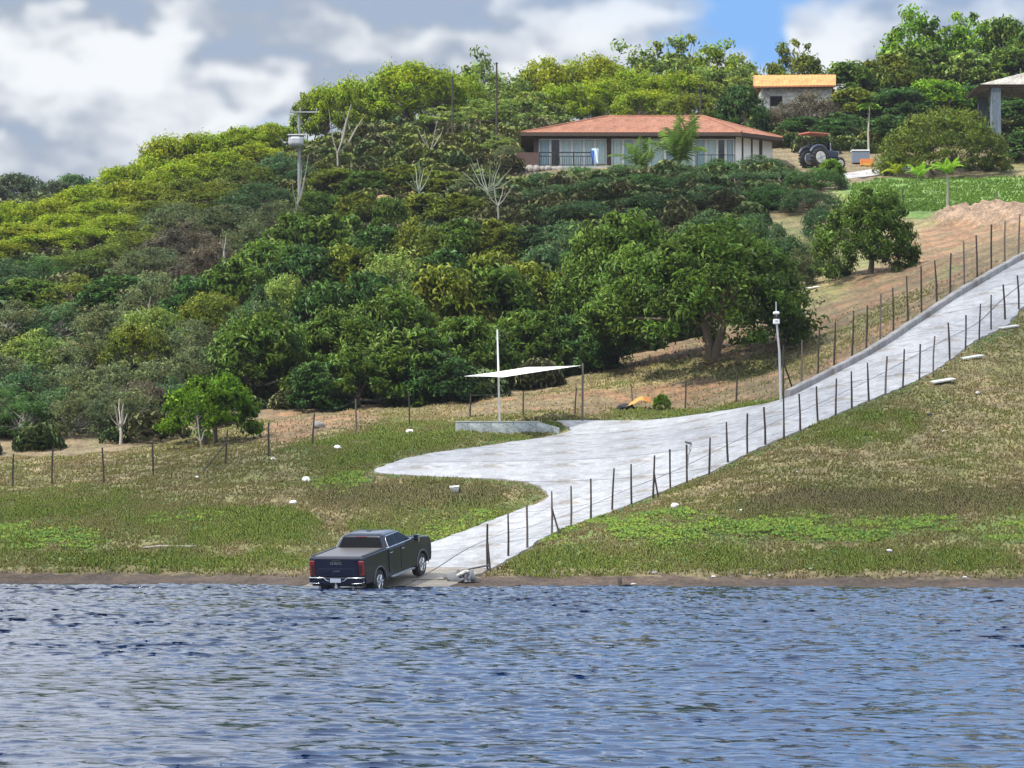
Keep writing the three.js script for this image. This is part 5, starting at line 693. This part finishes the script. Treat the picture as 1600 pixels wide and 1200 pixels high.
// ---------------------------------------------------------------- palms, papaya, cacti, bare trunks
const frondGeo = [0, 1, 2].map((s) => { const R = rng(700 + s), L = new Leaves(), n = 26, pts = []; for (let i = 0; i <= 10; i++) { const t = i / 10; pts.push(V(0, t * 0.9 - 0.75 * t * t * (0.5 + s * 0.35), t)); }
  for (let i = 2; i < n; i++) { const t = i / n, y = t * 0.9 - 0.75 * t * t * (0.5 + s * 0.35), w = 0.26 * Math.sin(Math.PI * Math.min(1, 0.12 + t * 0.9)) + 0.03; for (const q of [-1, 1]) { const k = L.p.length / 3, dy = -0.06 - 0.1 * R(), dz = 0.1; L.p.push(0, y, t - 0.012, q * w * 0.5, y + dy * 0.3, t + dz * 0.4 - 0.012, q * w, y + dy, t + dz, q * w * 0.5, y + dy * 0.3, t + dz * 0.4 + 0.022); for (let m = 0; m < 4; m++) { L.n.push(q * 0.3, 0.95, 0); L.c.push(...tint(R, 0.2)); } q > 0 ? L.i.push(k, k + 2, k + 1, k, k + 3, k + 2) : L.i.push(k, k + 1, k + 2, k, k + 2, k + 3); } }
  const st = limb(pts, pts.map((_, i) => 0.018 * (1 - i / 12)), 4), k = L.p.length / 3, sp = st.attributes.position; for (let i = 0; i < sp.count; i++) { L.p.push(sp.getX(i), sp.getY(i), sp.getZ(i)); L.n.push(st.attributes.normal.getX(i), st.attributes.normal.getY(i), st.attributes.normal.getZ(i)); L.c.push(1.2, 1.1, 0.9); } for (const i of st.index.array) L.i.push(k + i); return L.geo(); });
function palm(p, trunkH, len, n, label, mat, upright = 0.6, seed = 1) { const R = rng(seed), g = thing('palm_tree', label, 'palm', p); part('trunk', limb([V(0, -0.3, 0), V(0.05, trunkH * 0.5, 0), V(0.02, trunkH, 0)], [0.16, 0.12, 0.1].map((v) => v * Math.min(1, len / 2)), 8), barkGrey, g); for (let i = 0; i < n; i++) { const f = part('frond', frondGeo[i % 3], mat, g); f.position.set(0.02, trunkH, 0); f.rotation.order = 'YXZ'; f.rotation.y = i * 2.4 + R() * 0.5; f.rotation.x = -upright * (0.25 + 1.1 * (i / n)) + 0.35 * R(); f.scale.set(len * 0.9, len, len * (0.8 + 0.3 * R())); } return g; }
palm(spot(1063, 231.5), 0.9, 3.5, 13, 'tall feathery coconut palm in front of the right part of the house', LM.palm, 1.3, 3);
palm(spot(1000, 231.5), 0.5, 2.6, 10, 'smaller coconut palm in front of the middle of the house', LM.palm, 1.05, 5);
palm(on(1480, 326, 150), 2.35, 1.2, 12, 'young palm with a thin stem at the edge of the bright lawn', LM.fresh, 0.6, 8);
palm(spot(1404, 231), 0.3, 1.5, 9, 'low yellowish palm-like plant left of the dome-shaped bush', LM.yellow, 0.8, 9);
palm(spot(1437, 226), 0.3, 1.3, 9, 'low bright green palm-like plant at the foot of the dome-shaped bush', LM.fresh, 0.7, 10);
{ const p = spot(1360, 245), g = thing('papaya_tree', 'thin pale papaya stem with a small tuft of leaves left of the dome-shaped bush', 'tree', p), H = at(1362, 166, 245).y - p.y, R = rng(66), L = new Leaves(); part('trunk', limb([V(0, -0.3, 0), V(-0.05, H * 0.5, 0), V(0.08, H, 0)], [0.1, 0.08, 0.05], 7), barkPale, g); for (let k = 0; k < 240; k++) { const a = R() * 6.283, r = 0.25 + 0.75 * R(); L.leaf(Math.cos(a) * r, H + 0.15 - 0.35 * r + 0.2 * R(), Math.sin(a) * r, Math.cos(a) * 0.4, 0.9, Math.sin(a) * 0.4, R() * 6.283, 0.32, 0.16, tint(R), 0.2, [0, 0.6, 0]); } part('crown', L.geo(), LM.fresh, g); }
function cactus(px, py, d, arms, label, mat, name = 'cactus', cat = 'cactus', tr = 0.065) { const b = at(px, py, d), gy = spot(px, d).y; const g = thing(name, label, cat, V(b.x, gy, b.z)), o = g.position, root = V(0, b.y - gy, 0); part('trunk', limb([V(0, -0.4, 0), root.clone().multiplyScalar(0.5).add(V(0.05, 0, 0)), root], [tr * 1.3, tr * 1.1, tr], 7), mat, g); arms.forEach(([x, y, r = 0.032], i) => { const t = at(x, y, d - 0.6 + 1.2 * hash(x, y)).sub(o), side = V(t.x * 0.85, lerp(root.y, t.y, 0.3), t.z); part('stem', limb([root, root.clone().lerp(t, 0.3).add(V(t.x * 0.12 + (hash(x, 5) - 0.5) * 0.12, 0, 0)), root.clone().lerp(t, 0.65).add(V((hash(x, 7) - 0.3) * 0.14 * Math.sign(t.x), 0, 0)), t], [tr * 0.8, r * 1.15, r, r * 0.5], 7), mat, g); }); return g; }
cactus(527, 240, 241, [[514, 172], [549, 163, 0.08], [540, 190], [566, 186], [572, 178]], 'pale forked cactus standing out against dark leaves left of the umbrella tree', M.cactusPale);
cactus(463, 325, 219, [[457, 286], [472, 256], [482, 242], [478, 268]], 'thin pale stems below the transformer pole', M.cactusPale);
cactus(655, 300, 218, [[642, 268], [668, 280], [634, 284], [655, 252], [676, 262], [648, 256], [663, 262]], 'cluster of grey-green candelabra cactus stems in the middle of the knoll', M.cactus);
cactus(672, 236, 242, [[653, 200], [684, 188], [692, 203], [664, 208]], 'upright pale cactus stems under the umbrella tree', M.cactusPale);
cactus(762, 300, 217, [[753, 258], [776, 262], [800, 262], [735, 256], [788, 274], [722, 268], [811, 274], [745, 248], [766, 250], [782, 256]], 'widest candelabra cactus left of the house porch', M.cactus);
cactus(778, 322, 209, [[756, 290], [786, 294], [772, 286], [801, 292]], 'whitish cactus stems over the grey boulders left of the house', M.cactusPale);
cactus(228, 498, 176, [[213, 482], [236, 462], [231, 474]], 'short white snag among the lower left trees', M.cactusPale, 'dead_tree', 'dead tree');
cactus(350, 392, 186, [[353, 366], [348, 374]], 'single pale cactus stem in the wood below the brown scrub', M.cactusPale);
cactus(188, 668, 143.5, [[178, 634, 0.035], [193, 630, 0.045], [199, 646, 0.03], [172, 648, 0.025], [186, 622, 0.025]], 'white bare trunk forked at its top at the edge of the lower left wood', barkPale, 'dead_tree', 'dead tree', 0.075);
cactus(45, 690, 144, [[38, 672, 0.05], [50, 660, 0.05]], 'thin pale bare trunk at the left end of the wood edge', barkPale, 'dead_tree', 'dead tree');
cactus(313, 690, 135, [[300, 664, 0.02], [320, 672, 0.02], [308, 650, 0.02]], 'leaning bare sapling in front of the small bright green tree', barkGrey, 'dead_tree', 'dead tree', 0.03);

// ---------------------------------------------------------------- stones, slabs and litter on the banks
const stoneGeo = [1, 2, 3, 4].map((s) => crumple(new THREE.IcosahedronGeometry(0.5, 3), s * 7, 0.35, 3));
function stone(px, py, wpx, label, mat = M.white, flatY = 0.6, group) { const p = on(px, py), w = wpx / FPX * -p.z, g = new THREE.Mesh(stoneGeo[(px | 0) % 4], mat); g.name = numbered('stone'); g.position.copy(p).add(V(0, w * flatY * 0.2, 0)); g.scale.set(w, w * flatY, w * 0.8); g.rotation.y = px; g.castShadow = g.receiveShadow = true; scene.add(g); return tag(g, label, 'stone', group); }
const SG = 'white stones scattered on the left bank', SL = 'small white stone lying in the grass of the left bank';
for (const [x, y, w] of [[130, 771, 7], [248, 765, 6], [308, 746, 6], [426, 719, 10], [232, 871, 6], [458, 786, 11]]) stone(x, y, w, SL, M.white, 0.6, SG);
stone(527, 701, 13, 'white stone beside a weed high on the left bank'); stone(478, 752, 12, 'upright white block on the tan part of the left bank', M.white, 0.9); stone(640, 675, 14, 'flat white stone left of the low blue-grey wall', M.white, 0.45);
stone(1054, 792, 15, 'white stone at the top of the bright weeds below the driveway'); stone(1020, 897, 20, 'flat grey rock on the shore right of the ramp', M.rock, 0.4); stone(1158, 798, 6, 'small white stone in the weeds right of the larger one');
for (const [x, y, w] of [[1170, 763, 6], [1246, 738, 5], [1272, 697, 5], [1458, 630, 5], [1475, 629, 5], [1528, 615, 9], [1474, 675, 6], [1430, 757, 5]]) stone(x, y, w, 'small pale stone on the dry grass right of the driveway', M.stone, 0.6, 'pale stones on the right bank');
for (const [x, y, w] of [[1251, 710, 9], [1301, 696, 11], [1452, 650, 14], [1371, 640, 8]]) stone(x, y, w, 'small dark stone on the dry grass right of the driveway', M.rubber, 0.5, 'dark stones on the right bank');
for (const [x, y, w] of [[1115, 902, 8], [1202, 900, 6], [1172, 896, 5], [1412, 895, 6], [1508, 903, 9], [1390, 862, 12], [1266, 889, 5], [905, 899, 6], [990, 914, 9], [570, 905, 5]]) stone(x, y, w, 'tiny pale stone on the strip of mud along the shore', M.stone, 0.5, 'pale stones on the shore');
stone(600, 328, 42, 'big tan boulder among the shrubs of the knoll', M.tan, 0.8); stone(768, 322, 40, 'grey boulder under the whitish cactus stems', M.rock, 0.7); stone(800, 316, 34, 'pale grey boulder right of the whitish cactus stems', M.stone, 0.7); stone(645, 312, 16, 'small upright tan boulder right of the big one', M.tan, 1.3); stone(497, 668, 22, 'grey boulder at the edge of the wood left of the shade sail', M.rock, 0.7);
for (const [x, y, w, l] of [[1576, 514, 32, 'pale flat slab nearest the driveway edge at the right'], [1519, 561, 36, 'pale flat slab lying midway along the dry right bank edge'], [1473, 598, 38, 'long thin pale slab beside the driveway weeds'], [1270, 452, 22, 'pale flat slab on the bare slope above the driveway']]) { const p = on(x, y), W = w / FPX * -p.z, g = crumple(new RoundedBoxGeometry(W, 0.09, W * 0.45, 3, 0.03), x, 0.12, 3), m = new THREE.Mesh(g, M.stone); m.name = numbered('stone_slab'); m.position.copy(p).add(V(0, 0.09, 0)); m.rotation.set(0.12, 0.35, 0.12); m.castShadow = m.receiveShadow = true; scene.add(m); tag(m, l, 'slab'); }
{ const p = on(711, 770), g = thing('bucket', 'white plastic tub lying on the dark patch left of the driveway', 'tub', p, 0.3); part('shell', put(new THREE.LatheGeometry([[0, 0], [0.15, 0], [0.185, 0.22], [0.2, 0.225], [0.2, 0.24], [0.17, 0.235], [0.14, 0.02], [0, 0.02]].map((v) => new THREE.Vector2(...v)), 18), 0, 0.02, 0, 0.1, 0, 0.15), M.white, g); part('rim', put(new THREE.TorusGeometry(0.195, 0.012, 6, 20), -0.03, 0.255, 0.02, Math.PI / 2 + 0.1, 0.15), M.galv, g); }
{ const p = on(262, 858), g = thing('driftwood', 'bleached branch lying on the left bank near the shore', 'driftwood', p); part('branch', limb([V(-0.9, 0.05, 0.1), V(-0.3, 0.1, 0), V(0.4, 0.08, -0.1), V(1.0, 0.12, -0.2)], [0.03, 0.05, 0.04, 0.015], 6), barkPale, g); part('twig', limb([V(0.1, 0.09, -0.05), V(0.5, 0.12, 0.15), V(0.9, 0.08, 0.2)], [0.03, 0.02, 0.01], 5), barkPale, g); }
{ const p = on(968, 915), g = thing('stump', 'short dark stump standing at the waterline right of the ramp', 'stump', p); part('stump', limb([V(0, -0.2, 0), V(0.01, 0.12, 0), V(-0.01, 0.27, 0)], [0.09, 0.075, 0.07], 9), barkDark, g); part('root', limb([V(0, 0.02, 0), V(0.25, 0.04, 0.1), V(0.5, 0.0, 0.15)], [0.05, 0.035, 0.015], 6), barkDark, g); }
renderer.render(scene, camera);
